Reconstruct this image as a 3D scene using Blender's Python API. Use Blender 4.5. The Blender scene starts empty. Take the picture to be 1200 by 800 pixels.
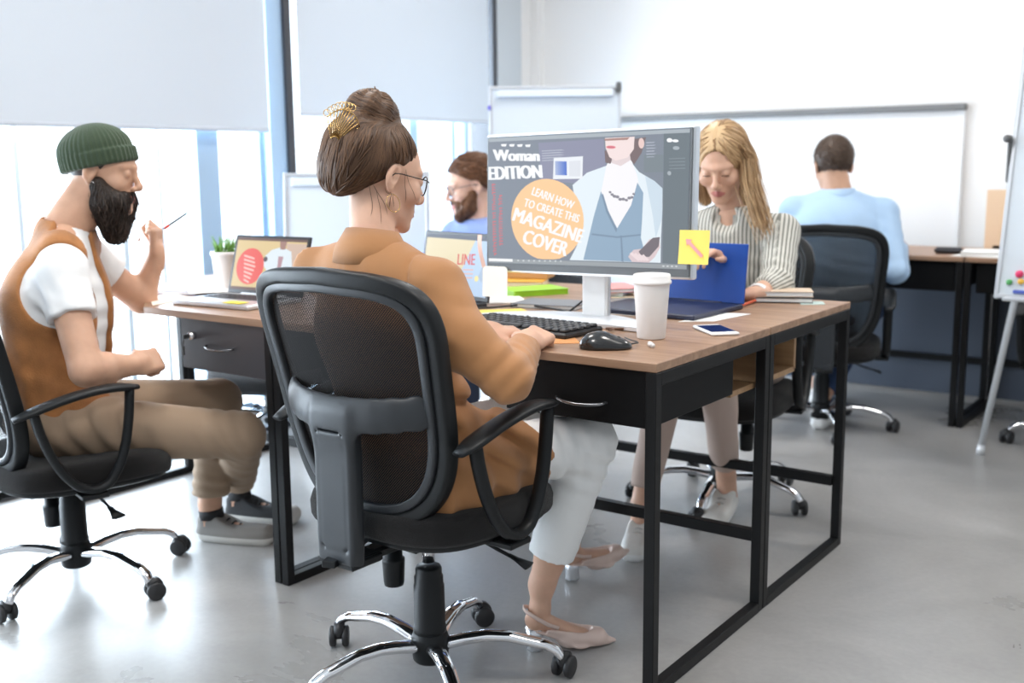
import bpy, bmesh, math, random
import numpy as np
from mathutils import Vector, Matrix
SC = bpy.context.scene
COL = SC.collection
PI = math.pi
random.seed(4)
RNG = np.random.RandomState(7)

# ------------------------------------------------------------ camera
CAMR = np.array([[0.8105707, 0.5855620, -0.0096130], [-0.0866492, 0.1361467, 0.9868921], [-0.5791952, 0.7991128, -0.1610950]])
CAMC = np.array([1.0468692, -1.9539707, 1.1586099])
FPX = 1264.28
cam_d = bpy.data.cameras.new('camera'); cam = bpy.data.objects.new('camera', cam_d); COL.objects.link(cam)
cam_d.sensor_fit = 'HORIZONTAL'; cam_d.sensor_width = 36.0; cam_d.lens = FPX / 1200 * 36.0
cam_d.clip_start = .05; cam_d.clip_end = 200
m = Matrix.Identity(4)
for i in range(3):
    m[i][0] = CAMR[0][i]; m[i][1] = CAMR[1][i]; m[i][2] = -CAMR[2][i]; m[i][3] = CAMC[i]
cam.matrix_world = m
cam_d.dof.use_dof = True; cam_d.dof.focus_distance = 2.30; cam_d.dof.aperture_fstop = 3.0
SC.camera = cam

def at(px, py, d):
    """world point seen at photo pixel (px,py) at camera depth d (metres)"""
    return CAMC + d * (np.array([(px - 600) / FPX, (400 - py) / FPX, 1.0]) @ CAMR)

# ------------------------------------------------------------ world, light, exposure
w = bpy.data.worlds.new('world'); SC.world = w; w.use_nodes = True
bgn = w.node_tree.nodes['Background']
bgn.inputs[0].default_value = (0.86, 0.93, 1.0, 1); # overcast sky, much brighter on the window side
_nt = w.node_tree; _g = _nt.nodes.new('ShaderNodeNewGeometry'); _d = _nt.nodes.new('ShaderNodeVectorMath'); _d.operation = 'DOT_PRODUCT'; _d.inputs[1].default_value = (.95, .20, -.05)
_m = _nt.nodes.new('ShaderNodeMapRange'); _m.interpolation_type = 'SMOOTHSTEP'; _m.inputs[1].default_value = .25; _m.inputs[2].default_value = .80; _m.inputs[3].default_value = .50; _m.inputs[4].default_value = 3.4
_nt.links.new(_g.outputs['Incoming'], _d.inputs[0]); _nt.links.new(_d.outputs['Value'], _m.inputs[0]); _nt.links.new(_m.outputs[0], bgn.inputs[1])
SC.view_settings.view_transform = 'Standard'; SC.view_settings.look = 'None'
SC.view_settings.gamma = 1; SC.view_settings.use_curve_mapping = False
SC.view_settings.exposure = 0.36

def area(name, loc, target, sx, sy, power, color):
    l = bpy.data.lights.new(name, 'AREA'); l.shape = 'RECTANGLE'; l.size = sx; l.size_y = sy
    l.energy = power; l.color = color
    o = bpy.data.objects.new(name, l); COL.objects.link(o); o.location = loc
    o.rotation_euler = (Vector(target) - Vector(loc)).to_track_quat('-Z', 'Y').to_euler()
    return o
# daylight coming in through the tall windows on the left
area('window_daylight', (-3.6, .6, 1.1), (0, .6, .7), 7.2, 2.2, 560, (.80, .90, 1.0))

# ------------------------------------------------------------ materials
MATS = {}
def mat(name, col, rough=.5, metal=0, spec=.5, bump=0, bscale=200, var=0, vscale=8, coat=0, trans=0, sheen=0, emit=0, stretch=(1, 1, 1), sss=0, alpha=1):
    if name in MATS: return MATS[name]
    m = bpy.data.materials.new(name); m.use_nodes = True; MATS[name] = m
    nt = m.node_tree; b = nt.nodes['Principled BSDF']
    c = (*col, 1)
    b.inputs['Base Color'].default_value = c; b.inputs['Roughness'].default_value = rough
    b.inputs['Metallic'].default_value = metal; b.inputs['Specular IOR Level'].default_value = spec
    b.inputs['Coat Weight'].default_value = coat; b.inputs['Transmission Weight'].default_value = trans
    b.inputs['Sheen Weight'].default_value = sheen; b.inputs['Alpha'].default_value = alpha
    if sss:
        b.inputs['Subsurface Weight'].default_value = sss; b.inputs['Subsurface Scale'].default_value = .01
        b.inputs['Subsurface Radius'].default_value = (1, .35, .2)
    if emit:
        b.inputs['Emission Color'].default_value = c; b.inputs['Emission Strength'].default_value = emit
    if bump or var:
        tc = nt.nodes.new('ShaderNodeTexCoord'); mp = nt.nodes.new('ShaderNodeMapping')
        nt.links.new(tc.outputs['Object'], mp.inputs[0]); mp.inputs['Scale'].default_value = stretch
    if bump:
        n = nt.nodes.new('ShaderNodeTexNoise'); n.inputs['Scale'].default_value = bscale; n.inputs['Detail'].default_value = 3
        bp = nt.nodes.new('ShaderNodeBump'); bp.inputs['Strength'].default_value = bump; bp.inputs['Distance'].default_value = .004
        nt.links.new(mp.outputs[0], n.inputs['Vector']); nt.links.new(n.outputs['Fac'], bp.inputs['Height']); nt.links.new(bp.outputs[0], b.inputs['Normal'])
    if var:
        n = nt.nodes.new('ShaderNodeTexNoise'); n.inputs['Scale'].default_value = vscale; n.inputs['Detail'].default_value = 5
        r = nt.nodes.new('ShaderNodeValToRGB')
        r.color_ramp.elements[0].position = .3; r.color_ramp.elements[1].position = .7
        r.color_ramp.elements[0].color = (*[x * (1 - var) for x in col], 1); r.color_ramp.elements[1].color = (*[min(1, x * (1 + var)) for x in col], 1)
        nt.links.new(mp.outputs[0], n.inputs['Vector']); nt.links.new(n.outputs['Fac'], r.inputs[0]); nt.links.new(r.outputs[0], b.inputs['Base Color'])
    return m

def node(nt, t, **k):
    n = nt.nodes.new(t)
    for a, v in k.items(): setattr(n, a, v)
    return n

def wood(name, c1, c2, axis=0):
    m = mat(name, c1, .42); nt = m.node_tree; b = nt.nodes['Principled BSDF']
    tc = node(nt, 'ShaderNodeTexCoord'); mp = node(nt, 'ShaderNodeMapping')
    s = [26, 26, 26]; s[axis] = 1.6; mp.inputs['Scale'].default_value = s
    n = node(nt, 'ShaderNodeTexNoise'); n.inputs['Scale'].default_value = 1.6; n.inputs['Detail'].default_value = 8; n.inputs['Distortion'].default_value = .8
    r = node(nt, 'ShaderNodeValToRGB'); r.color_ramp.elements[0].position = .34; r.color_ramp.elements[1].position = .68
    r.color_ramp.elements[0].color = (*c2, 1); r.color_ramp.elements[1].color = (*c1, 1)
    nt.links.new(tc.outputs['Object'], mp.inputs[0]); nt.links.new(mp.outputs[0], n.inputs['Vector']); nt.links.new(n.outputs['Fac'], r.inputs[0]); nt.links.new(r.outputs[0], b.inputs['Base Color'])
    return m
W_TOP = wood('desk_wood', (.40, .245, .155), (.27, .155, .095))
W_LIGHT = wood('light_wood', (.44, .27, .14), (.33, .19, .095))
BLK = mat('black_steel', (.006, .006, .0065), .42, spec=.22)
PANEL = mat('black_laminate', (.005, .005, .0055), .5, spec=.15)
PLA = mat('chair_plastic', (.008, .009, .010), .42, spec=.28, bump=.06, bscale=900)
PLAG = mat('chair_plastic_satin', (.026, .029, .033), .40, spec=.4, bump=.06, bscale=900)
FAB = mat('seat_fabric', (.010, .009, .009), .9, spec=.15, bump=.7, bscale=700, sheen=.15)
CHR = mat('chrome', (.82, .82, .84), .07, 1)
ALU = mat('aluminium', (.72, .74, .77), .3, .9)
WHITE = mat('white_plastic', (.82, .82, .81), .35)
PAPER = mat('white_paper', (.84, .84, .82), .7)
RUB = mat('caster_rubber', (.02, .02, .022), .45)

def mesh_fabric():
    m = bpy.data.materials.new('chair_mesh_fabric'); m.use_nodes = True; nt = m.node_tree; b = nt.nodes['Principled BSDF']
    b.inputs['Base Color'].default_value = (.009, .008, .008, 1); b.inputs['Roughness'].default_value = .8; b.inputs['Specular IOR Level'].default_value = .2
    tc = node(nt, 'ShaderNodeTexCoord'); sx = node(nt, 'ShaderNodeSeparateXYZ'); nt.links.new(tc.outputs['Object'], sx.inputs[0])
    def sin(src, k):
        a = node(nt, 'ShaderNodeMath', operation='MULTIPLY'); a.inputs[1].default_value = k; nt.links.new(src, a.inputs[0])
        s = node(nt, 'ShaderNodeMath', operation='SINE'); nt.links.new(a.outputs[0], s.inputs[0]); return s.outputs[0]
    p = node(nt, 'ShaderNodeMath', operation='MULTIPLY'); nt.links.new(sin(sx.outputs[0], 1150), p.inputs[0]); nt.links.new(sin(sx.outputs[2], 1150), p.inputs[1])
    g = node(nt, 'ShaderNodeMath', operation='LESS_THAN'); nt.links.new(p.outputs[0], g.inputs[0]); g.inputs[1].default_value = .58
    mx = node(nt, 'ShaderNodeMath', operation='MAXIMUM'); mx.inputs[1].default_value = .0; nt.links.new(g.outputs[0], mx.inputs[0])
    nt.links.new(mx.outputs[0], b.inputs['Alpha'])
    MATS['chair_mesh_fabric'] = m; return m
NET = mesh_fabric()

# ------------------------------------------------------------ object helpers
def tag(o, label=None, cat=None, group=None, kind=None):
    if label: o['label'] = label
    if cat: o['category'] = cat
    if group: o['group'] = group
    if kind: o['kind'] = kind
    return o
def empty(name, loc=(0, 0, 0), rz=0, label=None, cat=None, group=None):
    o = bpy.data.objects.new(name, None); COL.objects.link(o); o.location = loc; o.rotation_euler = (0, 0, rz); o.empty_display_size = .1
    return tag(o, label, cat, group)

class MB:
    """collects shapes (world or local coordinates) and links them as ONE mesh object"""
    def __init__(s): s.v = []; s.f = []; s.m = []; s.sm = []; s.cur = 0
    def add(s, vs, fs, smooth=False):
        n = len(s.v); s.v += [tuple(map(float, p)) for p in vs]
        for f in fs: s.f.append(tuple(n + i for i in f)); s.m.append(s.cur); s.sm.append(smooth)
    def box(s, c, d, rz=0, b=0.0, R=None):
        x, y, z = [k / 2 for k in d]
        if b > 0:
            b = min(b, x * .98, y * .98, z * .98)
            vs = []; fs = []
            # chamfered box: 24 verts
            idx = {}
            for sx in (-1, 1):
                for sy in (-1, 1):
                    for sz in (-1, 1):
                        for ax in range(3):
                            p = [sx * (x - b), sy * (y - b), sz * (z - b)]; p[ax] = (sx, sy, sz)[ax] * (x, y, z)[ax]
                            idx[(sx, sy, sz, ax)] = len(vs); vs.append(p)
            for ax in range(3):
                a1, a2 = (ax + 1) % 3, (ax + 2) % 3
                for sg in (-1, 1):
                    q = []
                    for (u, v) in ((-1, -1), (1, -1), (1, 1), (-1, 1)):
                        k = [0, 0, 0]; k[ax] = sg; k[a1] = u; k[a2] = v; q.append(idx[(*k, ax)])
                    fs.append(q if sg > 0 else q[::-1])
                for u in (-1, 1):
                    for v in (-1, 1):  # edges along ax
                        def K(e, which):
                            k = [0, 0, 0]; k[ax] = e; k[a1] = u; k[a2] = v; return idx[(*k, which)]
                        q = [K(-1, a1), K(1, a1), K(1, a2), K(-1, a2)]
                        fs.append(q if u * v < 0 else q[::-1])
            for sx in (-1, 1):
                for sy in (-1, 1):
                    for sz in (-1, 1):
                        q = [idx[(sx, sy, sz, a)] for a in range(3)]; fs.append(q if sx * sy * sz > 0 else q[::-1])
        else:
            vs = [(i * x, j * y, k * z) for i in (-1, 1) for j in (-1, 1) for k in (-1, 1)]
            fs = [(0, 1, 3, 2), (4, 6, 7, 5), (0, 4, 5, 1), (2, 3, 7, 6), (0, 2, 6, 4), (1, 5, 7, 3)]
        A = np.array(vs, float)
        if R is not None: A = A @ np.array(R).T
        elif rz:
            cc, ss = math.cos(rz), math.sin(rz); A = A @ np.array([[cc, ss, 0], [-ss, cc, 0], [0, 0, 1]])
        s.add(A + np.array(c), fs)
    def tube(s, pts, r, n=12, flat=None, up=None, closed=False, caps=True, smooth=True, sq=2.0):
        """pts path, r radius or list; flat=(a,b) scales the section along side/up"""
        P = [np.array(p, float) for p in pts]; N = len(P); rr = r if hasattr(r, '__len__') else [r] * N
        fa, fb = flat or (1, 1); vs = []; ref = np.array(up if up is not None else (0, 0, 1.0)); prevu = None
        for i in range(N):
            if closed: t = P[(i + 1) % N] - P[i - 1]
            else: t = P[min(i + 1, N - 1)] - P[max(i - 1, 0)]
            t = t / (np.linalg.norm(t) + 1e-12)
            if prevu is None or up is not None:
                u = ref - t * ref.dot(t)
                if np.linalg.norm(u) < 1e-3: u = np.array((1.0, 0, 0)) - t * t[0]
            else: u = prevu - t * prevu.dot(t)
            u /= np.linalg.norm(u) + 1e-12; prevu = u; sd = np.cross(t, u)
            for k in range(n):
                a = 2 * PI * (k + .5) / n; ca, sa = math.cos(a), math.sin(a)
                if sq != 2.0: ca = math.copysign(abs(ca) ** (2 / sq), ca); sa = math.copysign(abs(sa) ** (2 / sq), sa)
                vs.append(P[i] + rr[i] * (ca * sd * fa + sa * u * fb))
        fs = []
        M_ = N if closed else N - 1
        for i in range(M_):
            j = (i + 1) % N
            for k in range(n):
                l = (k + 1) % n; fs.append((i * n + k, j * n + k, j * n + l, i * n + l)[::-1])
        if caps and not closed: fs.append(tuple(range(n))); fs.append(tuple((N - 1) * n + k for k in range(n))[::-1])
        s.add(vs, fs, smooth)
    def bar(s, a, b, w, h=None, up=(0, 0, 1)):
        """square section bar a->b"""
        a = np.array(a, float); b = np.array(b, float); h = h or w; t = b - a; L = np.linalg.norm(t); t /= L
        u = np.array(up, float); u = u - t * u.dot(t)
        if np.linalg.norm(u) < 1e-3: u = np.array((0, 1.0, 0)) - t * t[1]
        u /= np.linalg.norm(u); sd = np.cross(t, u)
        R = np.array([sd, t, u]).T
        s.box((a + b) / 2, (w, L, h), R=R, b=min(w, h) * .08)
    def lathe(s, prof, c=(0, 0, 0), n=24, R=None, smooth=True, sq=1):
        vs = []; fs = []; m_ = len(prof)
        for (r, z) in prof:
            for k in range(n):
                a = 2 * PI * k / n; vs.append((r * math.cos(a), r * math.sin(a) * sq, z))
        for i in range(m_ - 1):
            for k in range(n):
                l = (k + 1) % n; fs.append((i * n + k, i * n + l, (i + 1) * n + l, (i + 1) * n + k))
        fs.append(tuple(range(n))[::-1]); fs.append(tuple((m_ - 1) * n + k for k in range(n)))
        A = np.array(vs)
        if R is not None: A = A @ np.array(R).T
        s.add(A + np.array(c), fs, smooth)
    def prism(s, poly, z0, z1, R=None, c=(0, 0, 0)):
        n = len(poly); A = np.array([(x, y, z0) for x, y in poly] + [(x, y, z1) for x, y in poly], float)
        if R is not None: A = A @ np.array(R).T
        ar = sum(poly[i][0] * poly[(i + 1) % n][1] - poly[(i + 1) % n][0] * poly[i][1] for i in range(n))
        fs = [tuple(range(n))[::-1], tuple(range(n, 2 * n))] + [(i, (i + 1) % n, n + (i + 1) % n, n + i) for i in range(n)]
        if ar < 0: fs = [f[::-1] for f in fs]
        s.add(A + np.array(c), fs)
    def quadgrid(s, G, smooth=True, thick=0):
        """G: (a,b,3) grid surface"""
        a, b = G.shape[:2]; fs = [(i * b + j, i * b + j + 1, (i + 1) * b + j + 1, (i + 1) * b + j) for i in range(a - 1) for j in range(b - 1)]
        s.add(G.reshape(-1, 3), fs, smooth)
    def build(s, name, mats, parent=None, label=None, cat=None, group=None, kind=None, recalc=True):
        me = bpy.data.meshes.new(name); me.from_pydata(s.v, [], s.f)
        if not isinstance(mats, (list, tuple)): mats = [mats]
        for q in mats: me.materials.append(q)
        me.polygons.foreach_set('material_index', s.m); me.polygons.foreach_set('use_smooth', s.sm); me.update()
        if recalc:
            bm = bmesh.new(); bm.from_mesh(me); bmesh.ops.recalc_face_normals(bm, faces=bm.faces); bm.to_mesh(me); bm.free()
        o = bpy.data.objects.new(name, me); COL.objects.link(o)
        if parent is not None: o.parent = parent
        return tag(o, label, cat, group, kind)
def off(mb, o):
    """shift collected verts by -o (world to local of an unrotated empty at o)"""
    mb.v = [(a - o[0], b - o[1], c - o[2]) for a, b, c in mb.v]; return mb
def copy_tree(o, parent=None):
    c = o.copy(); COL.objects.link(c)
    if parent is not None: c.parent = parent
    for ch in [k for k in bpy.data.objects if k.parent == o]: copy_tree(ch, c)
    return c
def rot(ax, a):
    return np.array(Matrix.Rotation(a, 3, ax))
def text_mesh(txt, size, offset=0.0, shear=0, align='LEFT', space=1.0, xs=1.0):
    """flat lettering as verts/faces in the XY plane"""
    cu = bpy.data.curves.new('t', 'FONT'); cu.body = txt; cu.size = size; cu.offset = offset; cu.shear = shear; cu.align_x = align; cu.space_character = space; cu.resolution_u = 3
    ob = bpy.data.objects.new('t', cu); COL.objects.link(ob)
    dg = bpy.context.evaluated_depsgraph_get(); me = bpy.data.meshes.new_from_object(ob.evaluated_get(dg))
    vs = [(v.co.x * xs, v.co.y, v.co.z) for v in me.vertices]; fs = [tuple(p.vertices) for p in me.polygons]
    bpy.data.objects.remove(ob); bpy.data.meshes.remove(me); bpy.data.curves.remove(cu)
    return np.array(vs), fs

# ------------------------------------------------------------ signed distance sculpting
def smin(a, b, k):
    if k <= 0: return np.minimum(a, b)
    h = np.clip(.5 + .5 * (b - a) / k, 0, 1); return b * (1 - h) + a * h - k * h * (1 - h)
def smax(a, b, k): return -smin(-a, -b, k)
def V3(*a): return np.array(a, np.float32)
def ball(P, c, r): return np.sqrt(((P - np.array(c, np.float32)) ** 2).sum(1)) - r
def cap(P, a, b, ra, rb=None):
    rb = ra if rb is None else rb; a = np.array(a, np.float32); b = np.array(b, np.float32); d = b - a
    t = np.clip((P - a) @ d / max(1e-12, float(d @ d)), 0, 1)
    return np.sqrt(((P - a - t[:, None] * d) ** 2).sum(1)) - (ra + (rb - ra) * t)
def ell(P, c, r, R=None):
    q = P - np.array(c, np.float32)
    if R is not None: q = q @ np.array(R, np.float32)
    r = np.array(r, np.float32); k0 = np.sqrt(((q / r) ** 2).sum(1)); k1 = np.sqrt(((q / (r * r)) ** 2).sum(1)) + 1e-9
    return k0 * (k0 - 1) / k1
def rbox(P, c, h, r=.01, R=None):
    q = P - np.array(c, np.float32)
    if R is not None: q = q @ np.array(R, np.float32)
    q = np.abs(q) - (np.array(h, np.float32) - r)
    return np.sqrt((np.maximum(q, 0) ** 2).sum(1)) + np.minimum(q.max(1), 0) - r
def plane(P, c, n):
    n = np.array(n, np.float32); n = n / np.linalg.norm(n); return (P - np.array(c, np.float32)) @ n
def limb(P, a, b, ra, rb, side):
    """elliptical limb: ra,rb=(half width along side, half depth)"""
    a = np.array(a, np.float32); b = np.array(b, np.float32); d = b - a; L = np.linalg.norm(d); d = d / L
    s = np.array(side, np.float32); s = s - d * (s @ d); s /= np.linalg.norm(s); f = np.cross(d, s)
    q = P - a; y = q @ d; t = np.clip(y / L, 0, 1); ex = y - t * L
    w_ = ra[0] + (rb[0] - ra[0]) * t; dd = ra[1] + (rb[1] - ra[1]) * t; me = (w_ + dd) / 2
    k = np.sqrt((q @ s / w_) ** 2 + (q @ f / dd) ** 2 + (ex / me) ** 2); return (k - 1) * np.minimum(w_, dd)
def waves(P, k, seed, n=4):
    r = np.random.RandomState(seed); o = 0
    for i in range(n):
        d = r.normal(size=3); d /= np.linalg.norm(d); o = o + np.sin(P @ (d * k * (.7 + .7 * r.rand())).astype(np.float32) + r.rand() * 6.28)
    return o / n
def sdf_mesh(f, lo, hi, h):
    lo = np.array(lo, np.float32); hi = np.array(hi, np.float32); B = 8
    nb = np.ceil((hi - lo) / (h * B)).astype(int) + 1
    ii = np.stack(np.meshgrid(*[np.arange(k) for k in nb], indexing='ij'), -1).reshape(-1, 3)
    cen = lo + (ii * B + B / 2 - .5) * h
    dc = np.concatenate([f(cen[i:i + 200000].astype(np.float32)) for i in range(0, len(cen), 200000)])
    act = np.abs(dc) < h * B * .87 * 1.6 + .006
    V = np.where(dc > 0, 1.0, -1.0).astype(np.float32).reshape(nb)
    V = V.repeat(B, 0).repeat(B, 1).repeat(B, 2)
    A = ii[act]; o = np.stack(np.meshgrid(*[np.arange(B)] * 3, indexing='ij'), -1).reshape(-1, 3)
    for s in range(0, len(A), 400):
        g = (A[s:s + 400, None] * B + o[None]).reshape(-1, 3)
        V[g[:, 0], g[:, 1], g[:, 2]] = f((lo + g * h).astype(np.float32))
    S = V < 0
    n = V.shape; c8 = [(a, b, c) for a in (0, 1) for b in (0, 1) for c in (0, 1)]
    sl = lambda a, b, c: (slice(a, n[0] - 1 + a), slice(b, n[1] - 1 + b), slice(c, n[2] - 1 + c))
    cnt = sum(S[sl(*k)].astype(np.int8) for k in c8); mix = (cnt > 0) & (cnt < 8)
    id_ = np.full(mix.shape, -1, np.int64); cells = np.argwhere(mix); id_[mix] = np.arange(len(cells))
    vals = np.stack([V[cells[:, 0] + a, cells[:, 1] + b, cells[:, 2] + c] for a, b, c in c8], 1)
    acc = np.zeros((len(cells), 3), np.float32); num = np.zeros(len(cells), np.float32)
    for i, a in enumerate(c8):
        for j, b in enumerate(c8):
            if j > i and sum(abs(np.array(a) - np.array(b))) == 1:
                va, vb = vals[:, i], vals[:, j]; x = (va < 0) != (vb < 0)
                t = np.where(x, va / np.where(x, va - vb, 1), 0)
                p = np.array(a)[None] + t[:, None] * (np.array(b) - np.array(a))[None]
                acc += np.where(x[:, None], p, 0); num += x
    vs = lo + (cells + acc / num[:, None]) * h
    F = []
    for ax in range(3):
        a1, a2 = (ax + 1) % 3, (ax + 2) % 3
        s0 = [slice(0, n[k]) for k in range(3)]; s1 = list(s0); s0[ax] = slice(0, n[ax] - 1); s1[ax] = slice(1, n[ax])
        X = np.argwhere(S[tuple(s0)] != S[tuple(s1)])
        X = X[(X[:, a1] > 0) & (X[:, a2] > 0) & (X[:, a1] < n[a1] - 1) & (X[:, a2] < n[a2] - 1)]
        if not len(X): continue
        e1 = np.zeros(3, int); e1[a1] = 1; e2 = np.zeros(3, int); e2[a2] = 1
        q = [id_[tuple((X - d).T)] for d in (0 * e1, e1, e1 + e2, e2)]
        q = np.stack(q, 1); ins = S[tuple(X.T)]
        q[~ins] = q[~ins][:, ::-1]; F.append(q)
    F = np.concatenate(F); F = F[(F >= 0).all(1)]
    return vs, F
def np_obj(name, parts, mats, parent=None, origin=(0, 0, 0), attrs=None, label=None, **k):
    """parts: list of (verts, quads, matindex or array)"""
    vs = []; fs = []; mi = []; n = 0
    for v, f, m_ in parts:
        vs.append(v); fs.append(f + n); n += len(v); mi.append(np.full(len(f), m_) if np.isscalar(m_) else m_)
    vs = np.concatenate(vs) - np.array(origin); fs = np.concatenate(fs); mi = np.concatenate(mi).astype(np.int32)
    me = bpy.data.meshes.new(name); me.vertices.add(len(vs)); me.vertices.foreach_set('co', vs.astype(np.float32).ravel())
    me.loops.add(len(fs) * 4); me.loops.foreach_set('vertex_index', fs.astype(np.int32).ravel())
    me.polygons.add(len(fs)); me.polygons.foreach_set('loop_start', np.arange(len(fs), dtype=np.int32) * 4); me.polygons.foreach_set('loop_total', np.full(len(fs), 4, np.int32))
    if not isinstance(mats, (list, tuple)): mats = [mats]
    for q in mats: me.materials.append(q)
    me.polygons.foreach_set('material_index', mi); me.polygons.foreach_set('use_smooth', np.ones(len(fs), bool))
    if attrs:
        for an, av in attrs.items():
            a = me.attributes.new(an, 'FLOAT', 'POINT'); a.data.foreach_set('value', av.astype(np.float32))
    me.update(calc_edges=True); me.validate()
    o = bpy.data.objects.new(name, me); COL.objects.link(o)
    if parent is not None: o.parent = parent
    return tag(o, label, **k)
# ============================================================ SETTING
def structure(o): o['kind'] = 'structure'; return o
def floor_mat():
    m = mat('polished_concrete', (.36, .365, .375), .3); nt = m.node_tree; b = nt.nodes['Principled BSDF']
    tc = node(nt, 'ShaderNodeTexCoord')
    n1 = node(nt, 'ShaderNodeTexNoise'); n1.inputs['Scale'].default_value = 1.7; n1.inputs['Detail'].default_value = 7; n1.inputs['Roughness'].default_value = .6; n1.inputs['Distortion'].default_value = .5
    r = node(nt, 'ShaderNodeValToRGB'); r.color_ramp.elements[0].position = .3; r.color_ramp.elements[1].position = .72
    r.color_ramp.elements[0].color = (.28, .272, .262, 1); r.color_ramp.elements[1].color = (.45, .44, .43, 1)
    nt.links.new(tc.outputs['Object'], n1.inputs['Vector']); nt.links.new(n1.outputs['Fac'], r.inputs[0])
    n2 = node(nt, 'ShaderNodeTexNoise'); n2.inputs['Scale'].default_value = 60; n2.inputs['Detail'].default_value = 4
    nt.links.new(tc.outputs['Object'], n2.inputs['Vector'])
    mx = node(nt, 'ShaderNodeMixRGB', blend_type='MULTIPLY'); mx.inputs[0].default_value = .18
    nt.links.new(r.outputs[0], mx.inputs[1]); nt.links.new(n2.outputs['Fac'], mx.inputs[2]); nt.links.new(mx.outputs[0], b.inputs['Base Color'])
    mr = node(nt, 'ShaderNodeMapRange'); mr.inputs[3].default_value = .20; mr.inputs[4].default_value = .40
    nt.links.new(n1.outputs['Fac'], mr.inputs[0]); nt.links.new(mr.outputs[0], b.inputs['Roughness'])
    bp = node(nt, 'ShaderNodeBump'); bp.inputs['Strength'].default_value = .05; bp.inputs['Distance'].default_value = .003
    nt.links.new(n2.outputs['Fac'], bp.inputs['Height']); nt.links.new(bp.outputs[0], b.inputs['Normal'])
    return m
WALLM = mat('white_wall_paint', (.84, .83, .82), .6, bump=.03, bscale=150)
XW, YB = -2.95, 3.85
f = MB(); f.box((-.2, .2, -.05), (6.6, 8.4, .1)); structure(f.build('floor', floor_mat()))
f = MB(); f.box((.275, YB + .05, 1.45), (6.65, .1, 2.9)); structure(f.build('wall_back', WALLM))
f = MB(); f.box((-.2, .2, 2.95), (6.6, 8.4, .1)); structure(f.build('ceiling', WALLM))
# window wall: solid strip above, plus the bit beside the corner
BLUE = mat('blue_grey_frame', (.36, .50, .66), .45)  # grey metal, with the blue sky glow put into its colour
DKF = mat('dark_frame', (.045, .047, .055), .45)
LTF = mat('pale_frame', (.62, .74, .84), .45)
f = MB(); f.box((XW - .05, .2, 2.8), (.1, 7.3, .2)); f.box((XW - .05, 3.68, 1.45), (.1, .34, 2.9)); f.box((XW - .05, -3.8, 1.45), (.1, .9, 2.9)); structure(f.build('wall_left', WALLM))
f = MB(); f.box((XW + .05, 3.40, 1.45), (.14, .24, 2.9)); structure(f.build('trim_1', mat('grey_column', (.50, .54, .57), .5)))
f = MB(); f.box((XW + .03, YB - .03, 1.45), (.06, .06, 2.9)); structure(f.build('trim_2', WALLM))
def thin_glass():
    m = bpy.data.materials.new('window_glass'); m.use_nodes = True; nt = m.node_tree; nt.nodes.clear()
    o = node(nt, 'ShaderNodeOutputMaterial'); mx = node(nt, 'ShaderNodeMixShader'); t = node(nt, 'ShaderNodeBsdfTransparent'); g = node(nt, 'ShaderNodeBsdfGlossy')
    g.inputs['Roughness'].default_value = .02; t.inputs[0].default_value = (.97, .99, 1, 1); mx.inputs[0].default_value = .06
    nt.links.new(t.outputs[0], mx.inputs[1]); nt.links.new(g.outputs[0], mx.inputs[2]); nt.links.new(mx.outputs[0], o.inputs[0]); return m
GLASS = thin_glass()
bays = [(-3.35, -1.75), (-1.65, -.08), (.02, 1.53), (1.665, 3.28)]
subs = [[-2.5], [-.9], [(1.126, 1.243, 1), (.75, .775, 0), (.94, .955, 0), (.30, .32, 0)], [(2.539, 2.603, 1), (2.90, 2.93, 1), (3.02, 3.05, 1), (2.2, 2.215, 0)]]
for i, (y0, y1) in enumerate(bays):
    f = MB()
    f.box((XW, (y0 + y1) / 2, .03), (.08, y1 - y0, .06)); f.box((XW, (y0 + y1) / 2, 2.67), (.08, y1 - y0, .06))
    f.box((XW, y0 + .012, 1.35), (.08, .025, 2.7)); f.box((XW, y1 - .012, 1.35), (.08, .025, 2.7))
    for s_ in subs[i]:
        if not isinstance(s_, tuple): s_ = (s_ - .04, s_ + .04, 1)
        f.cur = 0 if s_[2] else 1
        f.box((XW + .02, (s_[0] + s_[1]) / 2, 1.35), (.1 if s_[2] else .04, s_[1] - s_[0], 2.7))
    o = structure(f.build('window_%d' % (i + 1), [BLUE, LTF]))
    p = MB(); p.box((XW - .02, (y0 + y1) / 2, 1.35), (.006, y1 - y0 - .02, 2.64)); p.build('pane', GLASS, o)
for i, (y0, y1) in enumerate([(-1.75, -1.65), (-.08, .02), (1.53, 1.665)]):
    f = MB(); f.box((XW + .02, (y0 + y1) / 2 - .018, 1.35), (.15, y1 - y0 - .036, 2.7)); f.cur = 1; f.box((XW + .03, y1 - .019, 1.35), (.17, .038, 2.7)); structure(f.build('trim_%d' % (i + 3), [BLUE, DKF]))
f = MB(); f.box((XW + .03, 3.262, 1.35), (.17, .045, 2.7)); structure(f.build('trim_6', DKF))
# floor convector strip in front of the glass
f = MB(); f.box((-2.60, -.1, .012), (.05, 6.4, .024)); f.box((-2.83, .9, .012), (.035, 4.6, .024)); structure(f.build('trim_7', DKF))
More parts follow.
